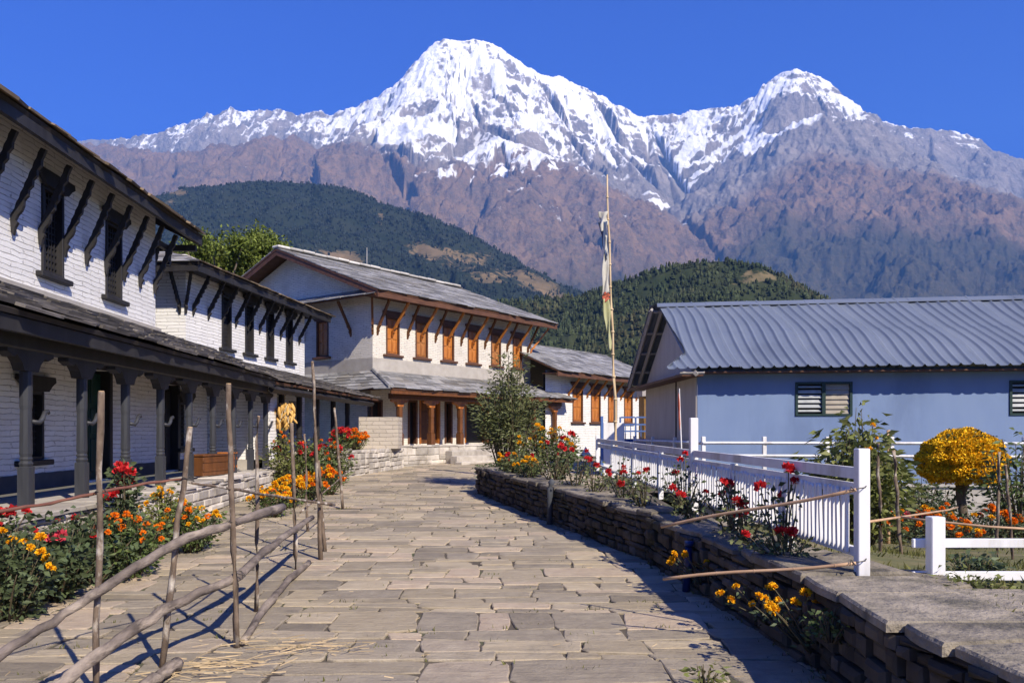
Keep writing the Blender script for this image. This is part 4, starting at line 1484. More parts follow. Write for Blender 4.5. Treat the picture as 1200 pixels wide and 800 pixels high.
# main roof
E3, Z3 = -1.05, 6.78
RY, RZ3 = W3 / 2, 9.05
roof_part("roof", (-0.75, E3, Z3), (L3 + 0.85, E3, Z3), (L3 + 0.6, RY, RZ3), (-0.75, RY, RZ3), SLATE_GREY, b3, 51, row=0.34, wid=(0.4, 0.95), deck_t=0.06, deck=RED_WOOD)
roof_part("roof", (L3 + 0.6, W3 + 1.05, Z3), (-0.75, W3 + 1.05, Z3), (-0.75, RY, RZ3), (L3 + 0.6, RY, RZ3), SLATE_GREY, b3, 52, row=0.5, wid=(0.4, 0.95), deck_t=0.06, deck=RED_WOOD)
rd = MB()
for i in range(18):
    x = -0.78 + i * 0.63
    rd.box(x, x + 0.615, RY - 0.22, RY + 0.22, RZ3 + 0.03 + 0.012 * (i % 3), RZ3 + 0.13 + 0.012 * (i % 3), bev=0.03, tint=random.random())
rd.build("ridge_stones", SLATE_PALE, b3)
f = MB()
f.box(-0.7, L3 + 0.8, E3 + 0.03, E3 + 0.1, Z3 - 0.25, Z3 - 0.07)
for s in (1, -1):
    f.prism([(0, 0), (s * (RY - E3), RZ3 - Z3), (s * (RY - E3), RZ3 - Z3 - 0.2), (0, -0.2)], (-0.7, E3 if s > 0 else W3 + 1.05, Z3 - 0.07), (0, 1, 0), (0, 0, 1), (1, 0, 0), 0.06)
f.box(-0.7, L3 + 0.7, E3 + 0.1, -0.01, Z3 - 0.11, Z3 - 0.08)
f.build("eave_board", RED_WOOD, b3)
roof_part("pent_roof", (-0.8, W3 + 0.1, 6.62), (-0.8, -0.95, 6.62), (-0.005, -0.6, 7.0), (-0.005, W3 + 0.1, 7.0), SLATE_GREY, b3, 53, row=0.3, wid=(0.4, 0.9), deck_t=0.05, deck=RED_WOOD)
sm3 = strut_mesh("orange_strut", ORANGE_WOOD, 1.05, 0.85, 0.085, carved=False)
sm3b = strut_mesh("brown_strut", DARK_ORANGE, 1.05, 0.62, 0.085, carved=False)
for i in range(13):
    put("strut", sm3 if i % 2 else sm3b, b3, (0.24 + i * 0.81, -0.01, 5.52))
put("strut", sm3b, b3, (-0.02, -0.02, 5.52), R(-45))
put("strut", sm3, b3, (L3 + 0.02, -0.02, 5.52), R(45))
for yy in (1.2, 4.0, 5.6, 7.2):
    put("strut", sm3b, b3, (-0.01, yy, 5.52), R(-90))
# skirt roof over the veranda
SO, SE = -1.95, 3.16
roof_part("veranda_roof", (-1.0, SO, SE), (L3 + 1.0, SO, SE), (L3, -0.014, 3.9), (0.0, -0.014, 3.9), SLATE_GREY, b3, 54, row=0.3, wid=(0.4, 1.1), jag=0.05, deck_t=0.05, deck=RED_WOOD)
roof_part("veranda_roof", (-1.0, W3, SE), (-1.0, SO, SE), (-0.014, 0.0, 3.9), (-0.014, W3, 3.9), SLATE_GREY, b3, 55, row=0.3, wid=(0.4, 1.1), deck_t=0.05, deck=RED_WOOD)
roof_part("veranda_roof", (L3 + 1.0, SO, SE), (L3 + 1.0, W3, SE), (L3 + 0.014, W3, 3.9), (L3 + 0.014, 0.0, 3.9), SLATE_GREY, b3, 56, row=0.3, wid=(0.4, 1.1), deck_t=0.05, deck=RED_WOOD)
hp = MB()
for k in range(6):
    a, b = Vector((-1.02, SO - 0.02, SE + 0.07)), Vector((0, 0, 3.98))
    hp.tube([a.lerp(b, k / 6 + 0.005), a.lerp(b, (k + 1) / 6)], 0.07, 6, tint=random.random())
hp.build("hip_stones", SLATE_GREY, b3)
f = MB()
f.box(-0.9, L3 + 0.9, SO + 0.04, SO + 0.1, SE - 0.18, SE - 0.06)
f.box(-0.5, L3 + 0.5, -1.5, -1.32, 2.82, 3.02, bev=0.02)
f.build("veranda_beam", DARK_ORANGE, b3)
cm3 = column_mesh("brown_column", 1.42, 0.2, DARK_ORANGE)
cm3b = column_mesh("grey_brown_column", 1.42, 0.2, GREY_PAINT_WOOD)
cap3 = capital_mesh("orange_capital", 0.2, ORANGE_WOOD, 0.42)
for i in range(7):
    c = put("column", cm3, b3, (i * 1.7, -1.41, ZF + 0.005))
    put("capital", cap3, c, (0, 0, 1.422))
p = MB()
p.box(-1.0, L3 + 0.6, -2.2, 0.2, 0.1, ZF - 0.05)
p.build("veranda_floor", GREY_BAND, b3)
p = MB()
stone_face(p, (-1.0, -2.2), (L3 + 0.6, -2.2), 0.1, 0.1, ZF - 0.05, rows=(0.14, 0.24), lens=(0.25, 0.7), seed=57)
o = p.build("plinth_stones", PALE_RUBBLE, b3)
p = MB()
flag_slabs(p, (-1.0, -2.2), (L3 + 0.6, -2.2), 0.6, ZF - 0.045, ZF - 0.045, 0.05, seed=58)
p.build("plinth_edge", PALE_RUBBLE, o)
st = MB()
for k in range(3):
    st.box(1.6 - 0.1 * k, 5.0 + 0.25 * k, -2.26 - 0.32 * (k + 1), -2.24 - 0.32 * k, 0.1, ZF - 0.2 * (k + 1), bev=0.02, tint=0.3 + 0.2 * k)
st.build("steps", PALE_RUBBLE, b3)
an = MB()
an.tube([(4.2, RY, RZ3 + 0.1), (4.2, RY, RZ3 + 0.95)], 0.028, 6)
an.build("roof_pipe", BRASS_GREY, b3)
lamp = MB()
lamp.box(1.27, 1.39, -0.07, -0.015, 2.35, 2.6, bev=0.02)
lamp.build("meter_box", DARK_WOOD, b3)

# ------------------------------------------------------------------ low wing beyond
b4 = empty("stone_wing", (2.45, 38.2, 0.0), "single-storey white stone wing with orange shutters beyond the orange-shuttered two-storey house", "house", rz=house_rz(D3))
L4 = 8.6
w4 = [(1.3 + i * 1.72, 0.95, 2.1, 1.75) for i in range(4)]
w = MB()
wall_panel(w, 'x', 0.0, -1.5, L4, 0.3, 4.5, [(x - ww / 2 + 0.02, x + ww / 2 - 0.02, z, z + h) for x, ww, z, h in w4], 0.16, 1)
wall_panel(w, 'y', L4, 0, 6.0, 0.3, 4.5, [], 0.1, -1)
w.poly(((L4, 0, 4.5), (L4, 6, 4.5), (L4, 3.0, 5.9)))
w.build("wall", WHITE_WALL, b4, fix=False)
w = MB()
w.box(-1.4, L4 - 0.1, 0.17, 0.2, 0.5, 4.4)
w.build("painted_room_dark", VOID, b4)  # one black sheet painted as the unlit inside of the wing
ms4 = window_meshes("wide_shutter", 0.95, 1.75, RED_WOOD, ORANGE_WOOD, 'shutter')
for x, ww, z, h in w4:
    add_window(ms4, b4, x, 0, z)
roof_part("roof", (-1.8, -0.9, 4.42), (L4 + 0.7, -0.9, 4.42), (L4 + 0.7, 3.0, 6.1), (-1.8, 3.0, 6.1), SLATE_GREY, b4, 61, row=0.34, wid=(0.4, 1.0), deck=RED_WOOD)
roof_part("roof", (L4 + 0.7, 6.9, 4.42), (-1.8, 6.9, 4.42), (-1.8, 3.0, 6.1), (L4 + 0.7, 3.0, 6.1), SLATE_GREY, b4, 62, row=0.5, wid=(0.4, 1.0), deck=RED_WOOD)
f = MB()
f.box(-1.75, L4 + 0.65, -0.87, -0.8, 4.18, 4.36)
f.box(-1.75, L4 + 0.65, -0.8, -0.01, 4.3, 4.33)
f.build("eave_board", RED_WOOD, b4)
sm4 = strut_mesh("wing_strut", ORANGE_WOOD, 0.75, 0.65, 0.085, carved=False)
for i in range(10):
    put("strut", sm4, b4, (0.45 + i * 0.86, -0.01, 3.45))

# ------------------------------------------------------------------ stone block and low terrace wall left of the steps
t = empty("stone_terrace", (-4.9, 22.9, 0.2), "buff stone block on a curved rubble terrace left of the steps", "terrace wall")


def rel(o, X, Y, Z):
    return (X - o.location.x, Y - o.location.y, Z - o.location.z)


p = MB()
pts = [(-5.6, 22.4), (-4.95, 22.9), (-4.45, 24.6), (-4.05, 26.2), (-3.75, 27.4)]
for i in range(len(pts) - 1):
    a, b = Vector(pts[i]) - Vector((t.location.x, t.location.y)), Vector(pts[i + 1]) - Vector((t.location.x, t.location.y))
    # stones stand to the right of the run
    stone_face(p, a, b, 0.0, 0.05, 0.88, thick=0.25, rows=(0.1, 0.2), lens=(0.15, 0.4), seed=70 + i, rough=0.05)
p.build("rubble_face", PALE_RUBBLE, t)
p = MB()
q = [(-6.2, 22.5), (-5.02, 22.95), (-3.9, 27.3), (-5.3, 27.3)]
p.hexa([rel(t, a, b, 0.2) for a, b in q] + [rel(t, a, b, 1.07) for a, b in q])
p.build("terrace_fill", PALE_RUBBLE, t)
p = MB()
q = [(-5.05, 26.25), (-3.75, 26.25), (-3.72, 27.0), (-5.0, 27.0)]
p.hexa([rel(t, a, b, 1.075) for a, b in q] + [rel(t, a, b, 2.12) for a, b in q])
p.build("stone_block", BLOCK_FACE, t)

# ------------------------------------------------------------------ blue house on the right
UX = Vector((1.0, -0.14)).normalized()
b5 = empty("blue_house", (5.12, 22.0, 0.0), "blue-painted house with grey corrugated metal roof and louvred windows", "house", rz=house_rz(UX))
B5 = -0.75      # floor of its yard
VY = Vector((-0.18, 1.0))   # the gable wall runs back nearly in line with the lane (house-local, a little out of square)
LB, WB, HB = 13.5, 6.6, 3.36


def g5(u, v, z):
    return (u + VY.x * v, v * VY.y, z)


wn5 = [(2.6, 4.08, 2.06, 2.98), (8.0, 9.45, 2.06, 2.98)]
w = MB()
wall_panel(w, 'x', 0.0, 0.0, LB, B5, HB, wn5, 0.12, 1)
w.build("front_wall", BLUE_WALL, b5, fix=False)
w = MB()
for (a, b) in ((0.0, 2.2), (2.2, 4.4), (4.4, WB)):
    w.hexa([g5(-0.035, a + 0.02, B5), g5(0.0, a + 0.02, B5), g5(0.0, b, B5), g5(-0.035, b, B5), g5(-0.035, a + 0.02, HB), g5(0.0, a + 0.02, HB), g5(0.0, b, HB), g5(-0.035, b, HB)])
w.poly((g5(-0.01, 0.05, HB), g5(-0.01, WB, HB), g5(-0.01, WB / 2, HB + 1.95)))
w.build("gable_boards", PLY, b5)
w = MB()
w.hexa([g5(-0.05, 2.14, B5), g5(-0.036, 2.14, B5), g5(-0.036, 2.26, B5), g5(-0.05, 2.26, B5), g5(-0.05, 2.14, HB), g5(-0.036, 2.14, HB), g5(-0.036, 2.26, HB), g5(-0.05, 2.26, HB)])
w.build("board_seam", VOID, b5)
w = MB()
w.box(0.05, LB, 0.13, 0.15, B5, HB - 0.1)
w.build("painted_room_dark", VOID, b5)  # black sheet behind the louvres, its colour standing in for indoor shade
for (a, b, lo, hi) in wn5:
    f = MB()
    m = (a + b) / 2
    for x0, x1 in ((a, a + 0.07), (b - 0.07, b), (m - 0.05, m + 0.05)):
        f.box(x0, x1, -0.03, 0.1, lo, hi, bev=0.006)
    for x0, x1 in ((a + 0.07, m - 0.05), (m + 0.05, b - 0.07)):
        f.box(x0, x1, -0.025, 0.1, lo, lo + 0.06)
        f.box(x0, x1, -0.025, 0.1, hi - 0.06, hi)
    fr = f.build("window", FRAME_GREEN, b5)
    for (x0, x1, mt, n) in ((a + 0.075, m - 0.055, LOUVRE, 6), (m + 0.055, b - 0.075, LOUVRE_BEIGE, 6)):
        lv = MB()
        for k in range(n):
            z = lo + 0.08 + (hi - lo - 0.14) * (k + 0.5) / n
            s = 0.05 if mt is LOUVRE else 0.085
            if mt is LOUVRE and k in (0, 5):
                s = 0.03
            lv.hexa([(x0, 0.005, z - s), (x1, 0.005, z - s), (x1, 0.05, z - s * 0.2), (x0, 0.05, z - s * 0.2), (x0, 0.005, z - s + 0.012), (x1, 0.005, z - s + 0.012), (x1, 0.05, z + s * 0.8), (x0, 0.05, z + s * 0.8)])
        lv.build("louvres", mt, fr)

# corrugated roof: real ribs running down the slope, sheets stepping at their overlaps
OV, RISE = 0.62, 2.3
eave_z, ridge_z = HB - 0.06, HB + RISE


def metal_slope(name, near=True):
    nu, nv = 700, 36
    u = np.linspace(-1.01, LB + 0.9, nu)
    v = np.linspace(0, 1, nv)
    U, Vv = np.meshgrid(u, v)
    yy = -OV + (WB / 2 + OV) * Vv if near else WB + OV - (WB / 2 + OV) * Vv
    # the verge leans out again low down, like the photograph's flared corner
    edge = np.interp(Vv, [0, 0.06, 0.2, 0.3, 1.0], [-1.0, -0.8, -0.3, -0.25, -0.36]) if near else np.full(Vv.shape, -0.58)
    Uo = np.maximum(U, edge)
    wob = 0.085 * np.sin(Vv * 6.2 + U * 0.35) + 0.012 * np.sin(Vv * 13 + U)
    ph = ((U + wob) / 0.29) % 1.0
    rib = 0.058 * np.exp(-((ph - 0.5) / 0.13) ** 2)
    sheet = 0.05 * (((U + wob + 1.05) / 2.03) % 1.0) + 0.02 * (Vv < 0.52)
    Z = eave_z + (ridge_z - eave_z) * Vv + rib + sheet - 0.05 * np.sin(Vv * np.pi) * (0.6 + 0.4 * np.sin(U * 0.8))
    X = Uo + VY.x * yy
    top = np.stack([X, yy, Z], -1).reshape(-1, 3)
    bot = top - np.array([0, 0, 0.012])
    F = grid_faces(nv, nu)
    if not near:
        F = F[:, ::-1]
    me = np_mesh(name, np.concatenate([top, bot]), np.concatenate([F, F[:, ::-1] + len(top)]), METAL_ROOF, np.zeros(len(F) * 2), smooth=True)
    return link(name, me, b5)


metal_slope("roof", True)
metal_slope("roof", False)
rc = MB()
for i in range(10):
    x = -0.36 + i * 1.5
    rc.prism([(-0.28, -0.12), (0, 0.02), (0.28, -0.12), (0.28, -0.10), (0, 0.045), (-0.28, -0.10)], (x + 0.75 + VY.x * WB / 2, WB / 2, ridge_z + 0.02 + 0.006 * (i % 2)), (0, 1, 0), (0, 0, 1), (1, 0, 0), 1.52)
rc.build("ridge_cap", METAL_ROOF, b5)
tm = MB()
for s in (0, 1):
    y0, y1 = ((-OV, WB / 2) if s == 0 else (WB + OV, WB / 2))
    for du in (-0.52, -0.2):
        if s == 0 and du < -0.3:
            continue
        a, b = Vector(g5(du, y0, eave_z - 0.12)), Vector(g5(du, y1, ridge_z - 0.14))
        tm.tube([a, b], 0.07, 4)
for k in range(5):
    v = k / 4
    y0 = WB + OV - (WB / 2 + OV) * v * 0.97
    z = eave_z + (ridge_z - eave_z) * v * 0.97 - 0.13
    tm.tube([g5(-0.6, y0, z), g5(0.05, y0, z)], 0.045, 4)
for k in range(4):
    v = k / 4
    y0 = -OV + (WB / 2 + OV) * v
    tm.tube([g5(-0.6 + 0.4 * (k > 0), y0 + 0.1, eave_z + (ridge_z - eave_z) * v - 0.08), g5(0.05, y0 + 0.1, eave_z + (ridge_z - eave_z) * v - 0.08)], 0.045, 4)
tm.build("gable_rafters", PALE_WOOD, b5)
tm = MB()
tm.box(0.0, LB, -OV + 0.12, -0.005, HB - 0.14, HB - 0.1)
tm.hexa([g5(-0.55, -OV + 0.1, HB - 0.22), g5(0.02, -OV + 0.1, HB - 0.22), g5(0.02, WB + OV, HB - 0.22), g5(-0.55, WB + OV, HB - 0.22),
         g5(-0.55, -OV + 0.1, HB - 0.15), g5(0.02, -OV + 0.1, HB - 0.15), g5(0.02, WB + OV, HB - 0.15), g5(-0.55, WB + OV, HB - 0.15)])
tm.build("soffit", RED_WOOD, b5)

# white railing on a low block wall in front of the blue house
rw = empty("block_wall", (5.0, 20.9, B5), "low cement block wall below the white railing of the blue house", "wall")
p = MB()
for r in range(5):
    for i in range(36):
        x = i * 0.42 - (0.21 if r % 2 else 0)
        q = [(x + 0.004, -0.1), (x + 0.412, -0.1), (x + 0.412, 0.1), (x + 0.004, 0.1)]
        q = [(a, b - 0.14 * a) for a, b in q]
        p.hexa([(a, b, r * 0.2 + 0.004) for a, b in q] + [(a, b, r * 0.2 + 0.196) for a, b in q], random.random())
p.build("block_courses", CEMENT, rw)
p = MB()
q = [(-0.3, -0.16), (15.2, -0.16), (15.2, 0.16), (-0.3, 0.16)]
q = [(a, b - 0.14 * a) for a, b in q]
p.hexa([(a, b, 1.003) for a, b in q] + [(a, b, 1.06) for a, b in q])
p.build("cap", CEMENT, rw)

rail = empty("white_railing", (5.0, 20.9, B5 + 1.06), "two-rail white railing along the front and side of the blue house", "railing")


def on_line(u):
    return (u, -0.14 * u)


posts = [0.02, 1.55, 3.1, 4.65, 6.2, 7.75, 9.3, 10.85, 12.4, 13.9]
for k, u in enumerate(posts):
    a = on_line(u)
    p = MB()
    p.box(a[0] - 0.05, a[0] + 0.05, a[1] - 0.05, a[1] + 0.05, 0.003, 1.2, bev=0.01)
    p.build("post", WHITE_PAINT, rail)
for z in (1.03, 0.70):
    p = MB()
    p.tube([(0, -0.06, z), (13.9, -0.14 * 13.9 - 0.06, z)], 0.04, 4)
    p.build("rail", WHITE_PAINT, rail)
for (z0, z1) in ((1.03, 1.0), (0.70, 0.62)):
    p = MB()
    p.tube([(0, 0, z0), (-0.55, 8.0, z1)], 0.045, 4)
    p.build("rail", WHITE_PAINT, rail)
for k in range(1, 4):
    p = MB()
    x, y = -0.55 * k / 3, 8.0 * k / 3
    p.box(x - 0.05, x + 0.05, y - 0.05, y + 0.05, -1.0, 1.16, bev=0.01)
    p.build("post", WHITE_PAINT, rail)

# ------------------------------------------------------------------ things between the wing and the blue house
g = empty("blue_gate", (at(726, 505, 31).x, 31.0, 0.2), "blue wooden lattice gate panel between white wing and blue house", "gate")
p = MB()
p.box(0, 1.85, 0, 0.05, 0.0, 1.15)
p.build("gate_panel", BLUE_WOOD, g)
p = MB()
for x in (0.0, 0.6, 1.2, 1.79):
    p.box(x, x + 0.06, -0.02, 0.07, 1.152, 2.0)
for z in (1.42, 1.68, 1.96):
    for x0, x1 in ((0.062, 0.598), (0.662, 1.198), (1.262, 1.788)):
        p.box(x0, x1, -0.01, 0.05, z, z + 0.06)
for x in (0.22, 0.42, 0.82, 1.02, 1.42, 1.6):
    p.box(x, x + 0.03, 0.0, 0.04, 1.152, 1.418)
    p.box(x, x + 0.03, 0.0, 0.04, 1.482, 1.678)
p.build("lattice", BLUE_WOOD, g)
k = empty("wooden_kiosk", (at(757, 505, 35).x, 35.5, 0.2), "mustard-yellow board hut with grey lintel behind the blue gate", "hut")
p = MB()
for i in range(8):
    p.box(i * 0.3, i * 0.3 + 0.29, -0.02 * (i % 2), 1.5, 0.0, 3.0)
p.build("board_wall", YELLOW_WOOD, k)
p = MB()
p.box(-0.1, 2.5, -0.12, 1.5, 3.003, 3.55)
p.build("lintel", PALE_WOOD, k)
wb = empty("garden_wall", (at(707, 505, 24).x, 24.0, 0.2), "plain white panel wall behind the bamboo flagpole", "wall")
p = MB()
p.box(0, 0.64, 0, 0.12, 0, 1.7, bev=0.01)
p.build("panel", WHITE_PAINT, wb)
p = MB()
p.box(-0.08, -0.003, -0.02, 0.14, 0, 1.9, bev=0.01)
p.build("post", BLUE_WOOD, wb)

# ------------------------------------------------------------------ bamboo flagpole with a faded prayer flag
F0 = at(724, 0, 20.0, z=0.2)
fp = empty("flagpole", F0, "tall bamboo flagpole with a faded prayer flag hanging down it", "flagpole")
top = at(711, 205, 20.0) - F0
pts = [Vector((0, 0, 0)).lerp(top, i / 14) + Vector((0.012 * math.sin(i * 1.9), 0, 0)) for i in range(15)]
p = MB()
p.tube(pts, [0.048 - 0.002 * i for i in range(15)], 10)
for q, r in list(zip(pts, [0.055 - 0.0022 * i for i in range(15)]))[1:-1]:
    p.tube([q - Vector((0, 0, 0.02)), q + Vector((0, 0, 0.02))], r + 0.006, 10)
p.build("pole", POLE_BAMBOO, fp, True)


def cloth(name, mat, z0, z1, w0, w1, off, seed):
    rnd = random.Random(seed)
    nv, nu = 26, 7
    vs = []
    for j in range(nv):
        f = j / (nv - 1)
        z = z0 + (z1 - z0) * f
        b = Vector((0, 0, 0)).lerp(top, z / top.z)
        ww = w0 + (w1 - w0) * f
        for i in range(nu):
            s = i / (nu - 1)
            vs.append((b.x - off - ww * s + 0.02 * math.sin(f * 9 + s * 4 + seed), b.y + 0.07 * math.sin(s * 6 + f * 5 + seed) * s - 0.02, z - 0.12 * s * (1 - f) + 0.015 * math.sin(s * 9 + f * 20)))
    fs = grid_faces(nv, nu)
    me = np_mesh(name, np.array(vs), fs, mat, np.zeros(len(fs)), smooth=True)
    o = link(name, me, fp)
    so = o.modifiers.new("thick", 'SOLIDIFY')
    so.thickness = 0.006
    return o


cloth("flag_cloth", CLOTH_GREEN, 3.55, 4.75, 0.04, 0.19, 0.045, 1)
cloth("flag_band", CLOTH_RED, 4.76, 4.92, 0.17, 0.16, 0.045, 2)
cloth("flag_cloth", CLOTH_WHITE, 4.93, 6.35, 0.2, 0.08, 0.04, 3)
cloth("flag_streamer", CLOTH_BLUE, 5.85, 6.7, 0.06, 0.2, 0.04, 4)
cloth("flag_streamer", CLOTH_WHITE, 6.55, 6.95, 0.16, 0.2, 0.03, 5)

# thin pole with red cloth by the gable
F1 = at(801, 0, 19.5, z=-0.3)
fp2 = empty("flag_stick", F1, "thin leaning stick with a wrapped red cloth by the blue house gable", "stick")
tp2 = at(796, 455, 19.5) - F1
p = MB()
p.tube([(0, 0, 0), tp2 * 0.5, tp2], [0.022, 0.018, 0.012], 6)
p.build("pole", WHITE_PAINT, fp2)
p = MB()
p.tube([tp2 * (0.96 - 0.05 * k) + Vector((-0.02, 0, 0)) for k in range(7)], [0.008, 0.022, 0.03, 0.022, 0.026, 0.02, 0.008], 7, wob=0.25)
p.build("wrapped_cloth", CLOTH_RED, fp2)

# ------------------------------------------------------------------ retaining wall along the path
rwall = empty("stone_wall", (0.9, 12.0, 0.0), "long dark dry-stone retaining wall with grey slab top along the right of the path", "wall")
p = MB()
cp = MB()
fill = MB()
for i in range(len(WALL_LINE) - 1):
    a, b = Vector(WALL_LINE[i]), Vector(WALL_LINE[i + 1])
    za, zb = ground_z(a.y), ground_z(b.y)
    o2 = Vector((0.9, 12.0))
    # the face looks left (toward the path): run the line from far to near so 'right of run' is the path side
    stone_face(p, b - o2, a - o2, zb - 0.06, za - 0.06, 0.55 + zb, z1b=0.55 + za, thick=0.2, rows=(0.06, 0.13), lens=(0.1, 0.34), seed=80 + i, rough=0.07)
    dep = 0.62 if a.y > 6 else 0.75
    flag_slabs(cp, b - o2, a - o2, dep, 0.55 + zb, 0.55 + za, 0.055, lens=(0.35, 0.95), seed=90 + i, over=0.05, jag=0.07)
    n = Vector(((b - a).y, -(b - a).x)).normalized()
    q = [a + n * 0.05, a + n * 0.6, b + n * 0.6, b + n * 0.05]
    fill.hexa([(v.x - 0.9, v.y - 12.0, -0.1) for v in q] + [(v.x - 0.9, v.y - 12.0, 0.53 + z) for v, z in zip(q, (za, za, zb, zb))])
# the wall's far end turns away from the lane
a, b = Vector((-0.78, 18.6)), Vector((0.4, 19.3))
o2 = Vector((0.9, 12.0))
stone_face(p, b - o2, a - o2, 0.15, 0.15, 0.76, thick=0.2, rows=(0.09, 0.17), lens=(0.15, 0.42), seed=97, rough=0.05)
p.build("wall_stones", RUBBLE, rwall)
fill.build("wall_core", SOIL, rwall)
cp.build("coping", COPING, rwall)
# broad near slabs where the wall top widens at the right
p = MB()
rnd = random.Random(8)
for (x0, x1, y0, y1) in ((2.8, 3.5, 4.9, 5.5), (2.95, 3.9, 4.2, 4.85), (2.95, 3.7, 3.55, 4.15), (3.1, 4.2, 2.8, 3.5), (2.82, 3.25, 5.55, 6.2), (3.95, 4.9, 3.6, 4.3)):
    k = [(x0, y0), ((x0 + x1) / 2, y0 - 0.04), (x1, y0 + 0.05), (x1 - 0.03, (y0 + y1) / 2), (x1 + 0.02, y1), ((x0 + x1) / 2, y1 + 0.03), (x0, y1)]
    zt = 0.575 + rnd.uniform(-0.02, 0.01)
    p.loft([[(a - 0.9, b - 12.0, zt - 0.07) for a, b in k], [(a - 0.9, b - 12.0, zt - 0.012) for a, b in k], [(a + ((x0 + x1) / 2 - a) * 0.03 - 0.9, b + ((y0 + y1) / 2 - b) * 0.04 - 12.0, zt) for a, b in k]], rnd.random())
p.build("edge_slabs", COPING, rwall)

# ------------------------------------------------------------------ white picket fence on the wall
def fence_x(y):
    return 2.53 - 0.0463 * (y - 5.76)


pf = empty("picket_fence", (2.53, 5.76, 0.6), "white picket fence with one tall post standing on the stone wall", "fence")


def pfl(y, z):
    return (fence_x(y) - 2.53, y - 5.76, z - 0.6)


def board(y0, y1, z0, z1, t, off=0.0):
    mb = MB()
    a, b = Vector(pfl(y0, 0)), Vector(pfl(y1, 0))
    g0, g1 = (ground_z(y0) * 0.5), (ground_z(y1) * 0.5)
    q = []
    for z in (z0, z1):
        q += [(a.x - t / 2 + off, a.y, z - 0.6 + g0), (a.x + t / 2 + off, a.y, z - 0.6 + g0), (b.x + t / 2 + off, b.y, z - 0.6 + g1), (b.x - t / 2 + off, b.y, z - 0.6 + g1)]
    mb.hexa(q)
    return mb


for y, zt, wd in ((5.76, 1.525, 0.086), (7.1, 1.3, 0.075), (8.6, 1.3, 0.07), (10.2, 1.82, 0.1), (12.0, 1.36, 0.07), (14.0, 1.4, 0.07), (16.2, 1.45, 0.07), (18.2, 1.55, 0.08)):
    p = MB()
    a = pfl(y, 0)
    p.box(a[0] - wd / 2, a[0] + wd / 2, a[1] - wd / 2, a[1] + wd / 2, ground_z(y) + (0.004 if y < 7 else -0.06), zt - 0.6, bev=0.006)
    p.build("post", WHITE_PAINT, pf)
ys = [5.8, 10.15, 14.2, 18.15]
for i in range(3):
    y0, y1 = ys[i] + 0.012, ys[i + 1] - 0.012
    board(y0, y1, 1.30, 1.385, 0.04).build("rail", WHITE_PAINT, pf)
    board(y0, y1, 1.185, 1.27, 0.04).build("rail", WHITE_PAINT, pf)
    board(y0, y1, 0.735, 0.80, 0.04).build("rail", WHITE_PAINT, pf)
pk = MB()
pk.faces([(-0.011, -0.017, 0), (0.011, -0.017, 0), (0.011, 0.017, 0), (-0.011, 0.017, 0), (-0.011, -0.017, 0.45), (0.011, -0.017, 0.45), (0.011, 0.017, 0.45), (-0.011, 0.017, 0.45), (-0.011, 0, 0.475), (0.011, 0, 0.475)],
         [(0, 1, 5, 4), (2, 3, 7, 6), (1, 2, 6, 9, 5), (3, 0, 4, 8, 7), (4, 5, 9, 8), (6, 7, 8, 9), (3, 2, 1, 0)])
pkm = pk.mesh("picket", WHITE_PAINT)
y = 5.92
cnt = 0
while y < 18.0 and cnt < 98:
    a = pfl(y, 0.76 + ground_z(y) * 0.5)
    q_ = put("picket", pkm, pf, (a[0] - 0.034, a[1], a[2] + random.uniform(-.008, .008)))
    q_.rotation_euler = (random.gauss(0, 0.014), random.gauss(0, 0.01), random.gauss(0, 0.03))
    y += 0.072 + 0.0018 * (y - 5.9) * 4.2
    cnt += 1

# short two-rail fence at the right edge
sf = empty("rail_fence", (3.2, 6.02, 0.42), "low white two-rail fence at the right edge of the lawn", "fence")
for x, ht in ((0.0, 0.585), (1.95, 0.585)):
    p = MB()
    p.box(x - 0.052, x + 0.052, -0.05, 0.05, -0.2, ht, bev=0.006)
    p.build("post", WHITE_PAINT, sf)
for z in (0.375, 0.125):
    p = MB()
    p.box(-0.14, 2.6, 0.053, 0.085, z - 0.035, z + 0.035, bev=0.005)
    p.build("rail", WHITE_PAINT, sf)
p = MB()
p.box(0.2, 2.4, -1.2, -1.1, -0.1, 0.0, bev=0.01)
lb = p.build("white_board", WHITE_PAINT)
lb.location = (3.35, 6.1, 0.56)
lb.rotation_euler = (0, 0, 0)
tag(lb, "white painted board lying at the lower right edge", "board")

# ------------------------------------------------------------------ plants
def leaf_quads(pos, dirs, ln, wd, rng, fold=0.15):
    """Pointed leaves: a kite of two faces each, lying along dirs from pos. Returns verts, faces, per-face tint."""
    n = len(pos)
    d = dirs / (np.linalg.norm(dirs, axis=1, keepdims=True) + 1e-9)
    r = rng.normal(size=(n, 3))
    s = np.cross(d, r)
    s /= np.linalg.norm(s, axis=1, keepdims=True) + 1e-9
    u = np.cross(s, d)
    ln = ln[:, None]
    wd = wd[:, None]
    mid = pos + d * ln * 0.45 + u * ln * 0.05
    tip = pos + d * ln - u * ln * fold
    v = np.stack([pos, mid + s * wd * 0.5 + u * wd * 0.12, tip, mid - s * wd * 0.5 + u * wd * 0.12, mid], 1).reshape(-1, 3)
    b = np.arange(n)[:, None] * 5
    f = np.concatenate([b + np.array([[0, 1, 2, 4]]), b + np.array([[0, 4, 2, 3]])], 0)
    t = rng.uniform(0, 1, n)
    return v, f, np.concatenate([t, t])


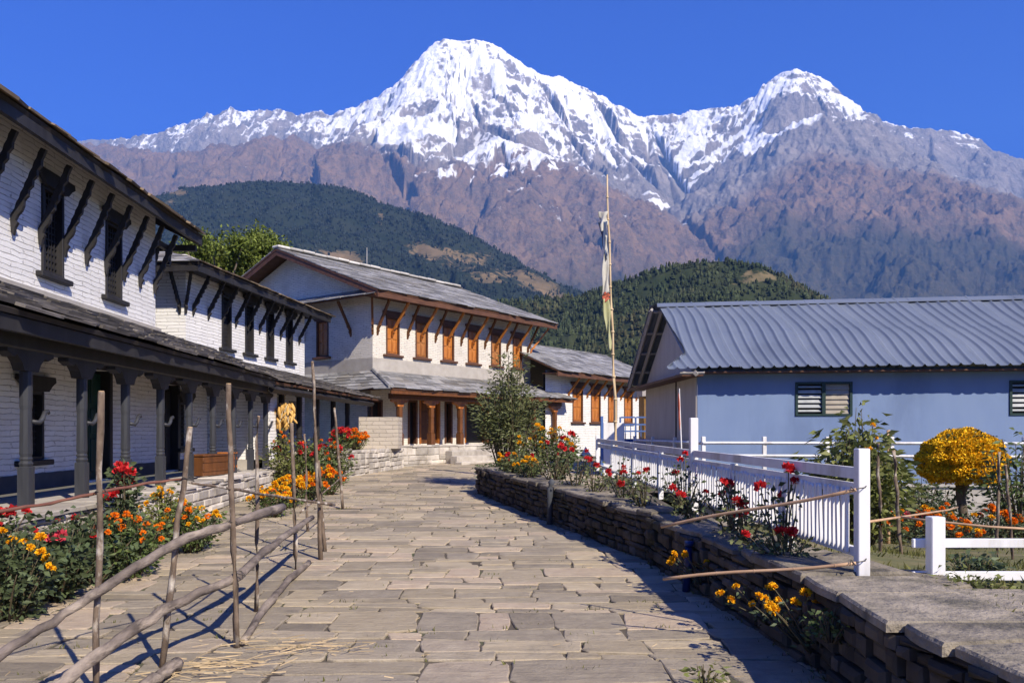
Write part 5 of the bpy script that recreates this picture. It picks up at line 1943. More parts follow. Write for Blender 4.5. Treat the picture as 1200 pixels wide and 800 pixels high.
def head_mesh(name, mat, r, kind, seed=1):
    """A flower head: pom-pom marigold or loosely rolled rose, made of many separate petals."""
    rng = np.random.default_rng(seed)
    P, Dd, ln, wd = [], [], [], []
    if kind == 'marigold':
        for k in range(64):
            th = rng.uniform(0, 6.283)
            el = math.asin(rng.uniform(-0.15, 1.0))
            d = np.array([math.cos(th) * math.cos(el), math.sin(th) * math.cos(el), math.sin(el) * 0.75])
            P.append(d * r * 0.35)
            Dd.append(d + rng.normal(0, 0.25, 3))
            ln.append(r * rng.uniform(0.6, 0.8))
            wd.append(r * rng.uniform(0.5, 0.75))
    else:
        for ring, (n, el, rr, L) in enumerate(((4, 1.25, 0.12, 0.95), (6, 0.95, 0.3, 1.0), (7, 0.55, 0.4, 1.05), (7, 0.1, 0.42, 0.95))):
            for k in range(n):
                th = 6.283 * k / n + ring * 0.5 + rng.uniform(-.2, .2)
                d = np.array([math.cos(th) * math.cos(el), math.sin(th) * math.cos(el), math.sin(el)])
                P.append(np.array([math.cos(th) * rr * r * 0.5, math.sin(th) * rr * r * 0.5, -0.1 * r]))
                Dd.append(d + rng.normal(0, 0.1, 3))
                ln.append(r * L)
                wd.append(r * rng.uniform(0.85, 1.1))
    v, f, t = leaf_quads(np.array(P), np.array(Dd), np.array(ln), np.array(wd), rng, -0.2)
    return np_mesh(name, v, f, mat, t)


HEADS = {
    'mo': [head_mesh("orange_marigold_head", PETAL_ORANGE, 0.045, 'marigold', i) for i in (1, 2)],
    'my': [head_mesh("yellow_marigold_head", PETAL_YELLOW, 0.045, 'marigold', i) for i in (3, 4)],
    'rr': [head_mesh("red_rose_head", PETAL_RED, 0.062, 'rose', i) for i in (5, 6, 9)],
    'rp': [head_mesh("pink_rose_head", PETAL_PINK, 0.065, 'rose', i) for i in (7, 8)],
}


def plant(name, label, cat, loc, h, r, stems, leaves, leaf_len, leaf_w, leaf_mat, heads=(), group=None, seed=1, lean=(0, 0), bare=0.15, droop=0.3, head_scale=1.0, spread=1.0):
    """Stems rise from the root and fork; leaves sit along the upper stems; flower heads close the stem ends."""
    rng = np.random.default_rng(seed)
    rnd = random.Random(seed)
    root = empty(name, loc, label, cat, group)
    sm = MB()
    LP, LD, tips = [], [], []
    for s in range(stems):
        th = rnd.uniform(0, 6.283)
        rad = r * math.sqrt(rnd.random()) * spread
        hh = h * (1 - 0.45 * (rad / r) ** 2) * rnd.uniform(0.72, 1.02)
        b = Vector((math.cos(th) * rad * 0.25, math.sin(th) * rad * 0.25, -0.03))
        e = Vector((math.cos(th) * rad + lean[0] * rnd.uniform(0.7, 1.2), math.sin(th) * rad + lean[1], hh))
        m = b.lerp(e, 0.5) + Vector((rnd.uniform(-.05, .05) * r * 2, rnd.uniform(-.05, .05) * r * 2, 0.06 * h))
        pts = []
        for k in range(6):
            f = k / 5
            pts.append(b * (1 - f) ** 2 + m * 2 * f * (1 - f) + e * f * f)
        sm.tube(pts, [0.007 * (1.2 - 0.8 * k / 5) * (1 + h * 0.4) for k in range(6)], 4)
        tips.append((pts[-1], (pts[-1] - pts[-2]).normalized()))
        nl = max(1, leaves // stems)
        for q in range(nl):
            f = bare + (1 - bare) * rnd.random() ** 0.8
            k = min(4, int(f * 5))
            p = pts[k].lerp(pts[k + 1], f * 5 - k)
            off = Vector((rnd.gauss(0, 1), rnd.gauss(0, 1), rnd.gauss(0, 0.6)))
            p = p + off * (leaf_len * 0.75)
            d = Vector((off.x + (p.x) / max(r, .1) * 0.4, off.y + p.y / max(r, .1) * 0.4, rnd.gauss(0.25, 0.5) - droop))
            LP.append(p)
            LD.append(d)
    sm.build("stems", STEM, root, True, fix=False)
    n = len(LP)
    v, f, t = leaf_quads(np.array([tuple(p) for p in LP]), np.array([tuple(d) for d in LD]), rng.uniform(0.6, 1.2, n) * leaf_len, rng.uniform(0.7, 1.2, n) * leaf_w, rng)
    link("foliage", np_mesh("foliage", v, f, leaf_mat, t), root)
    tips.sort(key=lambda q: -q[0].z)
    tot = sum(c for _, c in heads)
    if stems > tot:
        keep = tips[:int(stems * 0.85)]
        rnd.shuffle(keep)
        tips = keep
    i = 0
    for key, cnt in heads:
        for c in range(cnt):
            if i < len(tips):
                p, d = tips[i]
            else:
                p, d = tips[rnd.randrange(len(tips))]
                p = p + Vector((rnd.gauss(0, r * 0.22), rnd.gauss(0, r * 0.22), rnd.uniform(-0.3, 0.02) * h))
            i += 1
            o = link("flower_head", rnd.choice(HEADS[key]), root)
            o.location = p + d * 0.01
            face = (Vector((0, 0, 1)) + Vector((rnd.gauss(0, .5), rnd.gauss(-0.35, .4), 0))).normalized()
            o.rotation_euler = face.to_track_quat('Z', 'Y').to_euler()
            sc = rnd.uniform(0.75, 1.2) * head_scale
            o.scale = (sc, sc, sc)
    return root


def bed(px, Y):
    return ((px - 600) / 933 * Y, Y, ground_z(Y))


GL = "flowering plants along the foot of the veranda"
plant("marigold_plant", "tall marigold with yellow blooms at the left edge of the veranda bed", "flowering plant", bed(8, 7.0), 0.85, 0.42, 34, 1250, 0.085, 0.042, LEAF_DARK, (('my', 18),), GL, 1, droop=0.2, bare=0.03)
plant("rose_bush", "leafy red rose bush partly cut off at the left picture edge", "rose bush", bed(-12, 8.0), 1.15, 0.42, 22, 800, 0.085, 0.055, LEAF_DARK, (('rr', 12),), GL, 2, head_scale=0.9)
plant("rose_bush", "dense dark green rose bush with single pink bloom, left of the peeling stake", "rose bush", bed(62, 7.8), 0.82, 0.5, 34, 1500, 0.085, 0.056, LEAF_DARK, (('rp', 3),), GL, 3)
plant("rose_bush", "dark green rose bush directly behind the peeling stake, few small red buds", "rose bush", bed(102, 8.5), 0.85, 0.45, 30, 1250, 0.085, 0.055, LEAF_DARK, (('rr', 3),), GL, 4, head_scale=0.7)
plant("marigold_plant", "bushy marigold with deep orange blooms beside the peeling stake", "flowering plant", bed(152, 8.9), 0.72, 0.48, 44, 1600, 0.08, 0.038, LEAF_MID, (('mo', 22),), GL, 5)
plant("marigold_plant", "small marigold with mixed orange and yellow blooms near the leaning stake", "flowering plant", bed(225, 10.6), 0.72, 0.4, 36, 1300, 0.075, 0.035, LEAF_MID, (('my', 16), ('mo', 9)), GL, 6)
plant("rose_bush", "tall open rose with a cluster of red blooms in front of the second column", "rose bush", bed(150, 10.2), 1.25, 0.38, 16, 700, 0.09, 0.058, LEAF_DARK, (('rr', 14),), GL, 7, bare=0.2, head_scale=1.15)
plant("marigold_plant", "loose marigold with lemon yellow blooms between the red rose and the leaning stake", "flowering plant", bed(195, 11.4), 0.85, 0.4, 26, 1000, 0.08, 0.036, LEAF_LIGHT, (('my', 14),), GL, 8)
GM = "marigold clumps beyond the stakes"
for k, (px, Y, hh, r, a, b, lab) in enumerate(((318, 14.2, 0.55, 0.42, 24, 4, "yellow marigold clump nearest the log fence end"),
                                            (340, 15.6, 0.62, 0.45, 30, 6, "bright yellow marigold clump below the hanging corn"),
                                            (362, 16.6, 0.6, 0.42, 14, 18, "half orange half yellow marigold clump in the middle of the veranda row"),
                                            (385, 18.2, 0.62, 0.42, 6, 26, "orange marigold clump nearest the rubble terrace"))):
    plant("marigold_plant", lab, "flowering plant", bed(px, Y), hh, r, 40, 900, 0.07, 0.03, LEAF_MID, (('my', a), ('mo', b)), GM, 20 + k, head_scale=1.35)
GR = "red flowering shrubs behind the marigold clumps"
for k, (px, Y, hh, r, n, mt, lab) in enumerate(((338, 19.6, 1.75, 0.6, 4, LEAF_LIGHT, "pale green shrub with few red blooms under the hanging corn"),
                                               (366, 20.0, 1.5, 0.6, 8, LEAF_MID, "red flowering shrub left of the tallest stake"),
                                               (392, 21.0, 1.45, 0.5, 9, LEAF_OLIVE, "red flowering shrub between the tallest stake and the terrace"))):
    plant("flowering_shrub", lab, "shrub", bed(px, Y), hh * 0.85, r, 40, 1100, 0.12, 0.055, mt, (('rr', n), ('mo', 5)), GR, 30 + k, head_scale=1.25)
pt = plant("chrysanthemum", "rounded orange flowering plant standing on the rubble terrace", "flowering plant", (at(418, 0, 24.6).x, 24.6, 1.08), 0.68, 0.42, 40, 600, 0.09, 0.04, LEAF_LIGHT, (('mo', 70),), None, 40, head_scale=1.5)
plant("flowering_shrub", "low pot plant with red blooms on the terrace beside the orange plant", "flowering plant", (at(400, 0, 24.2).x, 24.2, 1.08), 0.75, 0.3, 20, 400, 0.1, 0.05, LEAF_MID, (('rr', 16),), None, 41, head_scale=1.3)

# roses between the stone wall and the picket fence
GW = "red roses on the retaining wall"
roses = [(6.55, 0.05, 0.3, 0.28, 4, 4, "low red rose hanging over the wall edge between the two bamboo rods"),
         (6.95, 0.2, 0.75, 0.3, 4, 5, "nearest tall red rose, blooms just above the picket tops by the bamboo rod"),
         (7.6, 0.12, 0.42, 0.34, 5, 6, "low red rose spilling over the wall edge at the upper bamboo rod's free end"),
         (8.3, 0.28, 0.66, 0.34, 5, 5, "red rose with wide blooms between the bamboo rod and the tall fence post"),
         (9.1, 0.15, 0.45, 0.36, 5, 5, "short red rose above the blue pipe"),
         (9.9, 0.3, 0.72, 0.34, 5, 5, "red rose right before the tall fence post"),
         (10.7, 0.2, 0.55, 0.38, 5, 4, "sparse red rose just beyond the tall fence post"),
         (11.6, 0.3, 0.7, 0.36, 5, 5, "red rose at the middle of the wall bed, blooms at rail height"),
         (12.6, 0.25, 0.5, 0.4, 5, 4, "low red rose a little nearer than the dark upright pipe"),
         (13.7, 0.35, 0.72, 0.4, 5, 5, "red rose beyond the dark upright pipe, pale leaves"),
         (14.9, 0.4, 0.9, 0.4, 6, 6, "tallest red rose of the wall bed, before the white panel wall and flagpole")]
for k, (y, off, hh, r, st_, n, lab) in enumerate(roses):
    x = wall_x(y) + 0.12 + off
    plant("rose_bush", lab, "rose bush", (x, y, 0.6 + ground_z(y)), hh, r, st_ + 6, 130 + 12 * st_, 0.065, 0.04, LEAF_DARK if k % 2 else LEAF_OLIVE, (('rr', max(3, n - 1)),), GW, 250 + k, bare=0.05, head_scale=0.85, lean=(-0.1 if hh < 0.5 else 0.0, 0))
GY = "yellow marigolds growing from the wall foot"
for k, (px, Y, z, hh, n, lab) in enumerate(((880, 5.7, 0.02, 0.62, 7, "yellow marigold at the wall foot under the lower bamboo rod"),
                                           (932, 5.5, 0.05, 0.72, 5, "thin pale-leaved yellow marigold nearest the camera at the wall"),
                                           (838, 6.3, 0.0, 0.45, 5, "short yellow marigold between the blue pipe and the bamboo rod"),
                                           (782, 7.9, 0.0, 0.5, 7, "yellow marigold left of the blue pipe"))):
    x = wall_x(Y) - 0.05
    z = 0.16
    hh *= 0.6
    plant("marigold_plant", lab, "flowering plant", (x, Y, z), hh, 0.26, 9, 70, 0.05, 0.022, LEAF_DARK, (('my', n),), GY, 60 + k, bare=0.1, head_scale=0.85, lean=(-0.16, 0))
for k, (y, n, lab) in enumerate(((15.6, 10, "yellow marigold on the wall top right of the dark pipe"), (17.2, 9, "yellow marigold on the wall top near the flower bed end"))):
    plant("marigold_plant", lab, "flowering plant", (wall_x(y) + 0.3, y, 0.6 + ground_z(y)), 0.42, 0.32, 20, 420, 0.06, 0.028, LEAF_MID, (('my', n),), None, 66 + k, head_scale=1.2)

# far end of the wall: shrub, tall marigold bushes, stakes
plant("garden_shrub", "tall olive-green shrub with narrow leaves at the far end of the stone wall", "shrub", (at(597, 0, 20.0).x, 20.0, 0.35), 3.35, 0.8, 50, 5200, 0.15, 0.04, LEAF_OLIVE, (), None, 70, bare=0.45, droop=0.1)
plant("marigold_plant", "tall yellow-flowered bush beside the olive shrub", "shrub", (at(628, 0, 19.0).x, 19.0, 0.5), 1.35, 0.5, 40, 1500, 0.1, 0.04, LEAF_LIGHT, (('my', 16),), None, 71, head_scale=1.3)
plant("marigold_plant", "green bush with one big orange-red bloom and yellow flowers left of the flagpole", "shrub", (at(655, 0, 18.6).x, 18.6, 0.55), 1.25, 0.5, 36, 1300, 0.1, 0.042, LEAF_MID, (('my', 14), ('rr', 2)), None, 72, head_scale=1.4)
plant("garden_shrub", "low dark ground plant at the corner of the wall end", "shrub", (at(580, 0, 19.2).x, 19.4, 0.45), 0.5, 0.5, 30, 700, 0.1, 0.045, LEAF_DARK, (), None, 73)
plant("garden_shrub", "low leafy plant between the olive shrub and yellow bush", "shrub", (at(612, 0, 18.2).x, 18.3, 0.75), 0.35, 0.45, 30, 700, 0.09, 0.04, LEAF_MID, (('my', 5),), None, 74)
plant("garden_shrub", "weedy green clump on the wall top left of the red roses", "shrub", (wall_x(16.4) + 0.35, 16.5, 0.75), 0.5, 0.4, 30, 700, 0.09, 0.045, LEAF_OLIVE, (('rr', 3),), None, 75)

pw = empty("stake_fence", (at(588, 0, 21.5).x, 21.5, 0.3), "short row of thin pale stakes around the foot of the olive shrub", "fence")
p = MB()
rnd = random.Random(3)
for k in range(11):
    q = MB()
    x = k * 0.12
    q.tube([(x, 0, 0), (x + rnd.uniform(-.04, .04), 0, 1.0 + rnd.uniform(-0.1, 0.25))], 0.022, 5)
    q.build("stake", WHITE_PAINT if k % 3 else BARK_POLE, pw)
p.tube([(-0.05, -0.03, 0.72), (1.3, -0.03, 0.75)], 0.018, 5)
p.build("rail", BARK_POLE, pw)

# right garden
plant("garden_shrub", "yellow-green shrub with drooping leaves and a yellow bloom, right of the picket fence end", "shrub", (at(1004, 0, 10.4).x, 10.4, 0.1), 1.85, 0.62, 50, 2900, 0.16, 0.058, LEAF_LIGHT, (('my', 4),), None, 80, bare=0.2, droop=0.5, head_scale=1.2)
GG = "orange marigolds in the lawn bed"
for k, (px, Y, hh, n, lab) in enumerate(((1012, 12.0, 0.55, 12, "orange marigold behind the leaning brown stake"), (1048, 12.4, 0.5, 12, "orange marigold between the two brown stakes"), (1098, 12.6, 0.62, 12, "orange marigold left of the golden round bush stem"),
                                         (1126, 10.6, 0.42, 14, "bright orange marigold just above the white fence rail"), (1158, 11.6, 0.6, 12, "orange marigold right of the golden bush stem"), (1184, 12.4, 0.55, 10, "yellow-orange marigold at the far right stake"))):
    plant("marigold_plant", lab, "flowering plant", (at(px, 0, Y).x, Y, lawn_z(0, Y)), hh, 0.36, 26, 620, 0.07, 0.03, LEAF_DARK, (('mo', n), ('my', 3)), GG, 82 + k, head_scale=1.2)
plant("rose_bush", "small rose with a single pink bloom in front of the block wall", "rose bush", (at(1067, 0, 13.4).x, 13.4, lawn_z(0, 13.4)), 0.62, 0.3, 16, 420, 0.08, 0.045, LEAF_DARK, (('rp', 3),), None, 90)
plant("garden_shrub", "dark leafy bush before the shaded part of the block wall", "shrub", (at(1078, 0, 16.5).x, 16.5, lawn_z(0, 16.5)), 1.15, 0.75, 50, 1500, 0.11, 0.05, LEAF_DARK, (), None, 91)
plant("garden_shrub", "tall wispy green shrub at the right picture edge", "shrub", (at(1196, 0, 12.6).x, 12.6, lawn_z(0, 12.6)), 1.95, 0.55, 26, 800, 0.14, 0.05, LEAF_MID, (), None, 92, bare=0.3)
plant("garden_shrub", "low pale-green weed clump beside the white fence post", "shrub", (at(1150, 0, 5.6).x, 5.75, 0.42), 0.2, 0.3, 30, 420, 0.07, 0.03, LEAF_LIGHT, (), None, 93)
plant("garden_shrub", "small dark-leaved weed below the white fence rails", "shrub", (at(1152, 0, 6.4).x, 6.5, 0.42), 0.26, 0.22, 20, 300, 0.07, 0.035, LEAF_DARK, (), None, 94)
plant("garden_shrub", "tiny yellow-green weed growing in the path joints at the bottom", "weed", (at(833, 0, 5.0).x, 5.15, 0.0), 0.16, 0.1, 12, 90, 0.07, 0.022, LEAF_LIGHT, (), None, 95)
plant("garden_shrub", "trailing weed hanging on the shaded wall face at right", "weed", (2.04, 5.1, 0.33), 0.2, 0.14, 14, 130, 0.05, 0.028, LEAF_MID, (), None, 96)

# golden clipped bush on a stem
tb = empty("topiary_bush", (at(1128, 0, 14.5).x, 14.5, lawn_z(0, 14.5)), "golden-yellow rounded bush clipped like a mushroom on a dark stem", "bush")
p = MB()
p.tube([(0, 0, -0.05), (0.02, 0, 0.35), (-0.02, 0.02, 0.7), (0, 0, 1.05)], [0.09, 0.08, 0.085, 0.12], 8, wob=0.1)
p.build("stem", TRUNK, tb, True)
rng = np.random.default_rng(17)
n = 21000
d = rng.normal(size=(n, 3))
d /= np.linalg.norm(d, axis=1, keepdims=True)
d[:, 2] = np.where(d[:, 2] < -0.7, -d[:, 2], d[:, 2])
lump = 1 + 0.05 * np.sin(d[:, 0] * 9) * np.cos(d[:, 1] * 8) + 0.04 * np.sin(d[:, 2] * 14)
rr = np.where(d[:, 2] > 0, 1.0, 1.0)[:, None]
pos = d * np.array([0.72, 0.7, 0.56]) * lump[:, None] * rng.uniform(0.93, 1.0, (n, 1))
pos[:, 2] = np.where(pos[:, 2] < 0, pos[:, 2] * 1.0, pos[:, 2]) + 1.36
v, f, t = leaf_quads(pos, d + rng.normal(0, 0.55, (n, 3)), rng.uniform(0.035, 0.06, n), rng.uniform(0.032, 0.05, n), rng)
cr = link("crown", np_mesh("crown", v, f, TOPIARY, t), tb)
n = 2600
d = rng.normal(size=(n, 3))
d /= np.linalg.norm(d, axis=1, keepdims=True)
d[:, 2] = np.where(d[:, 2] < -0.4, -d[:, 2], d[:, 2])
pos = d * np.array([0.68, 0.64, 0.58]) * rng.uniform(0.85, 1.0, (n, 1)) + np.array([0, 0, 1.36])
v, f, t = leaf_quads(pos, d + rng.normal(0, 0.6, (n, 3)), rng.uniform(0.05, 0.08, n), rng.uniform(0.03, 0.05, n), rng)
core = MB()
core.loft([[(math.cos(a_ * 0.3927) * r_ * 0.64, math.sin(a_ * 0.3927) * r_ * 0.62, 1.36 + z_ * 0.92) for a_ in range(16)] for z_, r_ in ((-0.36, 0.4), (-0.3, 0.78), (0.0, 0.98), (0.2, 0.92), (0.38, 0.72), (0.5, 0.42), (0.55, 0.1))])
core.build("inner_mass", TOPIARY, cr, True)
link("inner_leaves", np_mesh("inner_leaves", v, f, LEAF_DARK, t), cr)
v, f, t = leaf_quads(np.stack([rng.normal(0, 0.1, 160), rng.normal(0, 0.1, 160), rng.uniform(0.05, 0.9, 160)], -1), rng.normal(size=(160, 3)), rng.uniform(0.07, 0.13, 160), rng.uniform(0.04, 0.06, 160), rng)
link("stem_leaves", np_mesh("stem_leaves", v, f, LEAF_DARK, t), tb)

# trees behind the dark roofs
for k, (px, Y, zc, rx, rz_t, lab) in enumerate(((258, 42.0, 11.0, 2.6, 1.5, "bright green leafy tree directly behind the black-trimmed roof"), (303, 44.0, 11.5, 1.3, 1.4, "smaller green tree beside the brown gable peak"),
                                                (228, 44.0, 10.9, 1.9, 1.6, "green tree at the tip of the nearest roof"))):
    x = at(px, 0, Y).x
    tr = empty("leafy_tree", (x, Y, 0.0), lab, "tree", "leafy trees behind the stone houses")
    p = MB()
    p.tube([(0, 0, -1), (0.1, 0, 3), (-0.1, 0.1, 6), (0, 0, zc - 0.8)], [0.3, 0.25, 0.19, 0.1], 9)
    for j in range(9):
        th = j * 0.7
        p.tube([(0, 0, 6.0 + 0.3 * j), (math.cos(th) * rx * 0.4, math.sin(th) * rx * 0.4, 7.4 + 0.25 * j), (math.cos(th) * rx * 0.8, math.sin(th) * rx * 0.8, zc - 0.9 + 0.12 * j)], [0.1, 0.06, 0.02], 6)
    p.build("trunk", TRUNK, tr, True)
    rng = np.random.default_rng(100 + k)
    P = []
    for c in range(46):
        d = rng.normal(size=3)
        d /= np.linalg.norm(d)
        c0 = d * np.array([rx, rx, rz_t]) * rng.uniform(0.35, 1.0) + np.array([0, 0, zc])
        rad = rng.uniform(0.3, 0.75)
        P.append(c0 + rng.normal(size=(150, 3)) * rad * np.array([0.5, 0.5, 0.36]))
    P = np.concatenate(P)
    m = len(P)
    v, f, t = leaf_quads(P, rng.normal(size=(m, 3)) + np.array([0, -0.1, -0.2]), rng.uniform(0.14, 0.26, m), rng.uniform(0.09, 0.15, m), rng)
    link("crown", np_mesh("crown", v, f, LEAF_TREE, t), tr)


# ------------------------------------------------------------------ rustic fence of stakes and logs at left
rf = empty("rustic_fence", (-2.3, 6.5, 0.0), "rough fence of bark stakes and weathered grey logs along the left of the path", "fence")
O = Vector((-2.3, 6.5, 0.0))
rnd = random.Random(12)


def stake(name, base, topp, r0, r1, mat, parent, n=9, wob=0.018, sides=8):
    mb = MB()
    pts = []
    for i in range(n):
        f = i / (n - 1)
        pts.append(base.lerp(topp, f) + Vector((rnd.uniform(-wob, wob) * 0.6, rnd.uniform(-wob, wob), 0)) * (1 if 0 < i < n - 1 else 0))
    mb.tube(pts, [r0 + (r1 - r0) * i / (n - 1) + rnd.uniform(-0.002, 0.003) for i in range(n)], sides, wob=0.1)
    o = mb.build(name, mat, parent, True)
    cap_ = MB()
    d = (pts[-1] - pts[-2]).normalized()
    cap_.tube([pts[-1] + d * 0.001, pts[-1] + d * 0.006], r1 * 0.94, sides)
    cap_.build("cut_end", CUT_WOOD, o)
    return o


def sk(pxb, pyb, Yb, pxt, pyt, Yt):
    b = at(pxb, pyb, Yb)
    b.z = ground_z(Yb) - 0.04
    return b - O, at(pxt, pyt, Yt) - O


for (a, b, r0, r1) in ((*sk(113, 815, 4.97, 119, 459, 4.97), 0.021, 0.018), (*sk(189, 783, 5.56, 223, 501, 5.56), 0.022, 0.017), (*sk(278, 757, 6.1, 268, 450, 6.1), 0.026, 0.02),
                       (*sk(300, 718, 7.3, 303, 488, 7.3), 0.020, 0.014), (*sk(347, 671, 9.33, 342, 496, 9.33), 0.026, 0.02), (*sk(376, 659, 10.0, 366, 424, 10.0), 0.03, 0.018),
                       (*sk(381, 640, 10.6, 373, 540, 10.6), 0.028, 0.022), (*sk(402, 594, 15.5, 392, 478, 15.5), 0.03, 0.022), (*sk(361, 622, 12.4, 357, 509, 12.4), 0.022, 0.016)):
    stake("stake", a, b, r0, r1, BARK_POLE, rf)


def log(pts, radii, mat, name="log_rail", wob=0.06):
    mb = MB()
    P = [p - O for p in pts]
    fine, rad = [], []
    for i in range(len(P) - 1):
        for k in range(5):
            f = k / 5
            fine.append(P[i].lerp(P[i + 1], f) + Vector((rnd.uniform(-.3, .3), 0, rnd.uniform(-.3, .3))) * min(radii[i], 0.04))
            rad.append(0.77 * (radii[i] + (radii[i + 1] - radii[i]) * f) * rnd.uniform(0.86, 1.12))
    fine.append(P[-1])
    rad.append(radii[-1] * 0.77)
    mb.tube(fine, rad, 10, wob=wob)
    o = mb.build(name, mat, rf, True)
    c = MB()
    d = (fine[-1] - fine[-2]).normalized()
    c.tube([fine[-1] + d * 0.001, fine[-1] + d * 0.008], rad[-1] * 0.93, 10)
    c.build("cut_end", CUT_WOOD, o)
    return o


log([at(-40, 790, 4.05), at(45, 738, 4.6), at(121, 688, 4.93), at(205, 636, 5.5), at(273, 612, 6.15), at(331, 594, 7.4)], [0.036, 0.038, 0.04, 0.042, 0.045, 0.05], LOG_GREY)
log([at(40, 830, 4.4), at(80, 793, 4.62), at(140, 748, 5.05), at(199, 711, 5.5), at(280, 674, 6.2), at(318, 640, 7.6), at(366, 606, 9.9)], [0.05, 0.052, 0.05, 0.046, 0.046, 0.048, 0.04], LOG_GREY)
log([at(284, 752, 6.15), at(312, 708, 7.4), at(340, 678, 8.6), at(362, 659, 9.7)], [0.038, 0.046, 0.048, 0.045], LOG_GREY)
log([at(166, 806, 5.0), at(188, 790, 5.2), at(208, 776, 5.45)], [0.05, 0.055, 0.058], LOG_GREY)
log([at(-20, 602, 4.4), at(60, 589, 4.8), at(116, 577, 5.02), at(170, 566, 5.35), at(218, 561, 5.6)], [0.014, 0.013, 0.013, 0.012, 0.01], RED_ROD, "thin_rod", 0.02)
log([at(222, 565, 5.6), at(280, 574, 6.2), at(340, 584, 9.2), at(392, 591, 10.2)], [0.012, 0.015, 0.02, 0.022], BARK_POLE, "thin_rod", 0.05)
log([at(352, 600, 10.1), at(385, 572, 11.6), at(412, 548, 13.2)], [0.016, 0.014, 0.01], BARK_POLE, "thin_rod", 0.05)

# lashings
for (px, py, Y) in ((121, 688, 4.95), (199, 709, 5.52), (280, 672, 6.15), (118, 577, 5.0), (219, 561, 5.58), (272, 612, 6.12), (377, 589, 10.0), (344, 622, 9.3)):
    q = at(px, py, Y) - O
    mb = MB()
    mb.tube([q + Vector((math.cos(a * 1.57) * 0.052, math.sin(a * 1.57) * 0.052, 0.03 * (a % 2) - 0.015)) for a in range(9)], 0.004, 4)
    mb.build("lashing", ROPE, rf)

# loose bamboo rods tied to the picket fence end post
for (p0, p1, lab) in ((at(775, 617, 6.8), at(1003, 573, 5.66), "upper bamboo rod tied across the near end of the picket fence"), (at(777, 678, 6.35), at(1003, 659, 5.66), "lower bamboo rod tied across the near end of the picket fence")):
    mb = MB()
    n = 11
    pts = [p0.lerp(p1, i / (n - 1)) + Vector((0, 0, 0.01 * math.sin(i * 0.6))) for i in range(n)]
    o_ = pts[0]
    ro = empty("bamboo_rod", o_, lab, "rod", "bamboo rods at the picket fence")
    mb.tube([q - o_ for q in pts], 0.0125, 8)
    for q in pts[1:-1:2]:
        mb.tube([q - o_ - Vector((0.004, 0, 0)), q - o_ + Vector((0.004, 0, 0))], 0.0145, 8)
    mb.build("cane", BAMBOO, ro, True)
    t_ = MB()
    q = p1 - o_
    t_.tube([q + Vector((-0.02, 0, 0)), q + Vector((0.07, 0.01, 0.012)), q + Vector((0.1, 0.06, 0.02))], 0.004, 5)
    t_.tube([q + Vector((-0.05, -0.016, -0.016)), q + Vector((-0.03, 0.016, 0.018)), q + Vector((-0.01, -0.016, -0.014))], 0.004, 5)
    t_.build("tie", ROPE, ro)
# long thin cane and string along the garden
cn = empty("bamboo_cane", at(1020, 611, 6.4), "long pale cane running level from the picket post across the garden stakes", "cane")
pts = [at(1018, 611, 6.2), at(1052, 606, 7.4), at(1112, 597, 10.2), at(1122, 594, 11.0)]
mb = MB()
mb.tube([q - cn.location for q in pts], 0.011, 7)
mb.build("cane", BAMBOO, cn, True)
cn2 = empty("bamboo_cane", at(1052, 606, 7.5), "pale cane sloping down to the right behind the low white fence", "cane")
pts = [at(1050, 605, 7.5), at(1100, 611, 7.2), at(1160, 617, 7.0), at(1215, 620, 6.9)]
mb = MB()
mb.tube([q - cn2.location for q in pts], 0.011, 7)
mb.build("cane", BAMBOO, cn2, True)

stakes = [(1033, 655, 520, 1029, 8.6, 0.02, BARK_POLE, "thick brown stake just right of the picket end post"), (1056, 645, 528, 1047, 9.2, 0.022, BARK_POLE, "pale brown stake beside the yellow-green shrub"),
          (1041, 600, 504, 1041, 11.8, 0.028, BAMBOO, "short tan stake rising behind the yellow-green shrub"), (1169, 655, 530, 1171, 9.3, 0.02, BARK_POLE, "straight grey stake in front of the golden bush's right side"),
          (1187, 660, 545, 1178, 9.0, 0.018, BARK_POLE, "bent speckled stake at the right of the golden bush")]
for (pb, yb, yt, pt_, Y, r, mt, lab) in stakes:
    b = at(pb, 0, Y, lawn_z(0, Y) - 0.05)
    s_ = empty("garden_stake", b, lab, "stake", "stakes in the garden lawn")
    stake("pole", Vector((0, 0, 0)), at(pt_, yt, Y) - b, r, r * 0.85, mt, s_)

# small things on and by the walls
b = Vector((wall_x(13.3) - 0.1, 13.2, ground_z(13.2) - 0.02))
dp = empty("drain_pipe", b, "short dark upright pipe standing against the stone wall", "pipe")
mb = MB()
mb.tube([(0, 0, 0), (0.01, 0, 0.62), (0.02, 0.0, 0.7), (0.06, 0.01, 0.75)], 0.05, 10)
mb.build("pipe", DARK_PLASTER, dp, True)
b = Vector((wall_x(8.3) - 0.12, 8.2, 0.0))
bp = empty("blue_pipe", b, "blue plastic pipe leaning in the shade of the stone wall", "pipe")
mb = MB()
mb.tube([(0, 0, 0), (0.02, 0.0, 0.3), (0.03, 0, 0.5)], [0.04, 0.04, 0.04], 14)
mb.tube([(0.0285, 0, 0.47), (0.031, 0, 0.52)], 0.047, 14)
mb.build("pipe", BLUE_PLASTIC, bp, True)

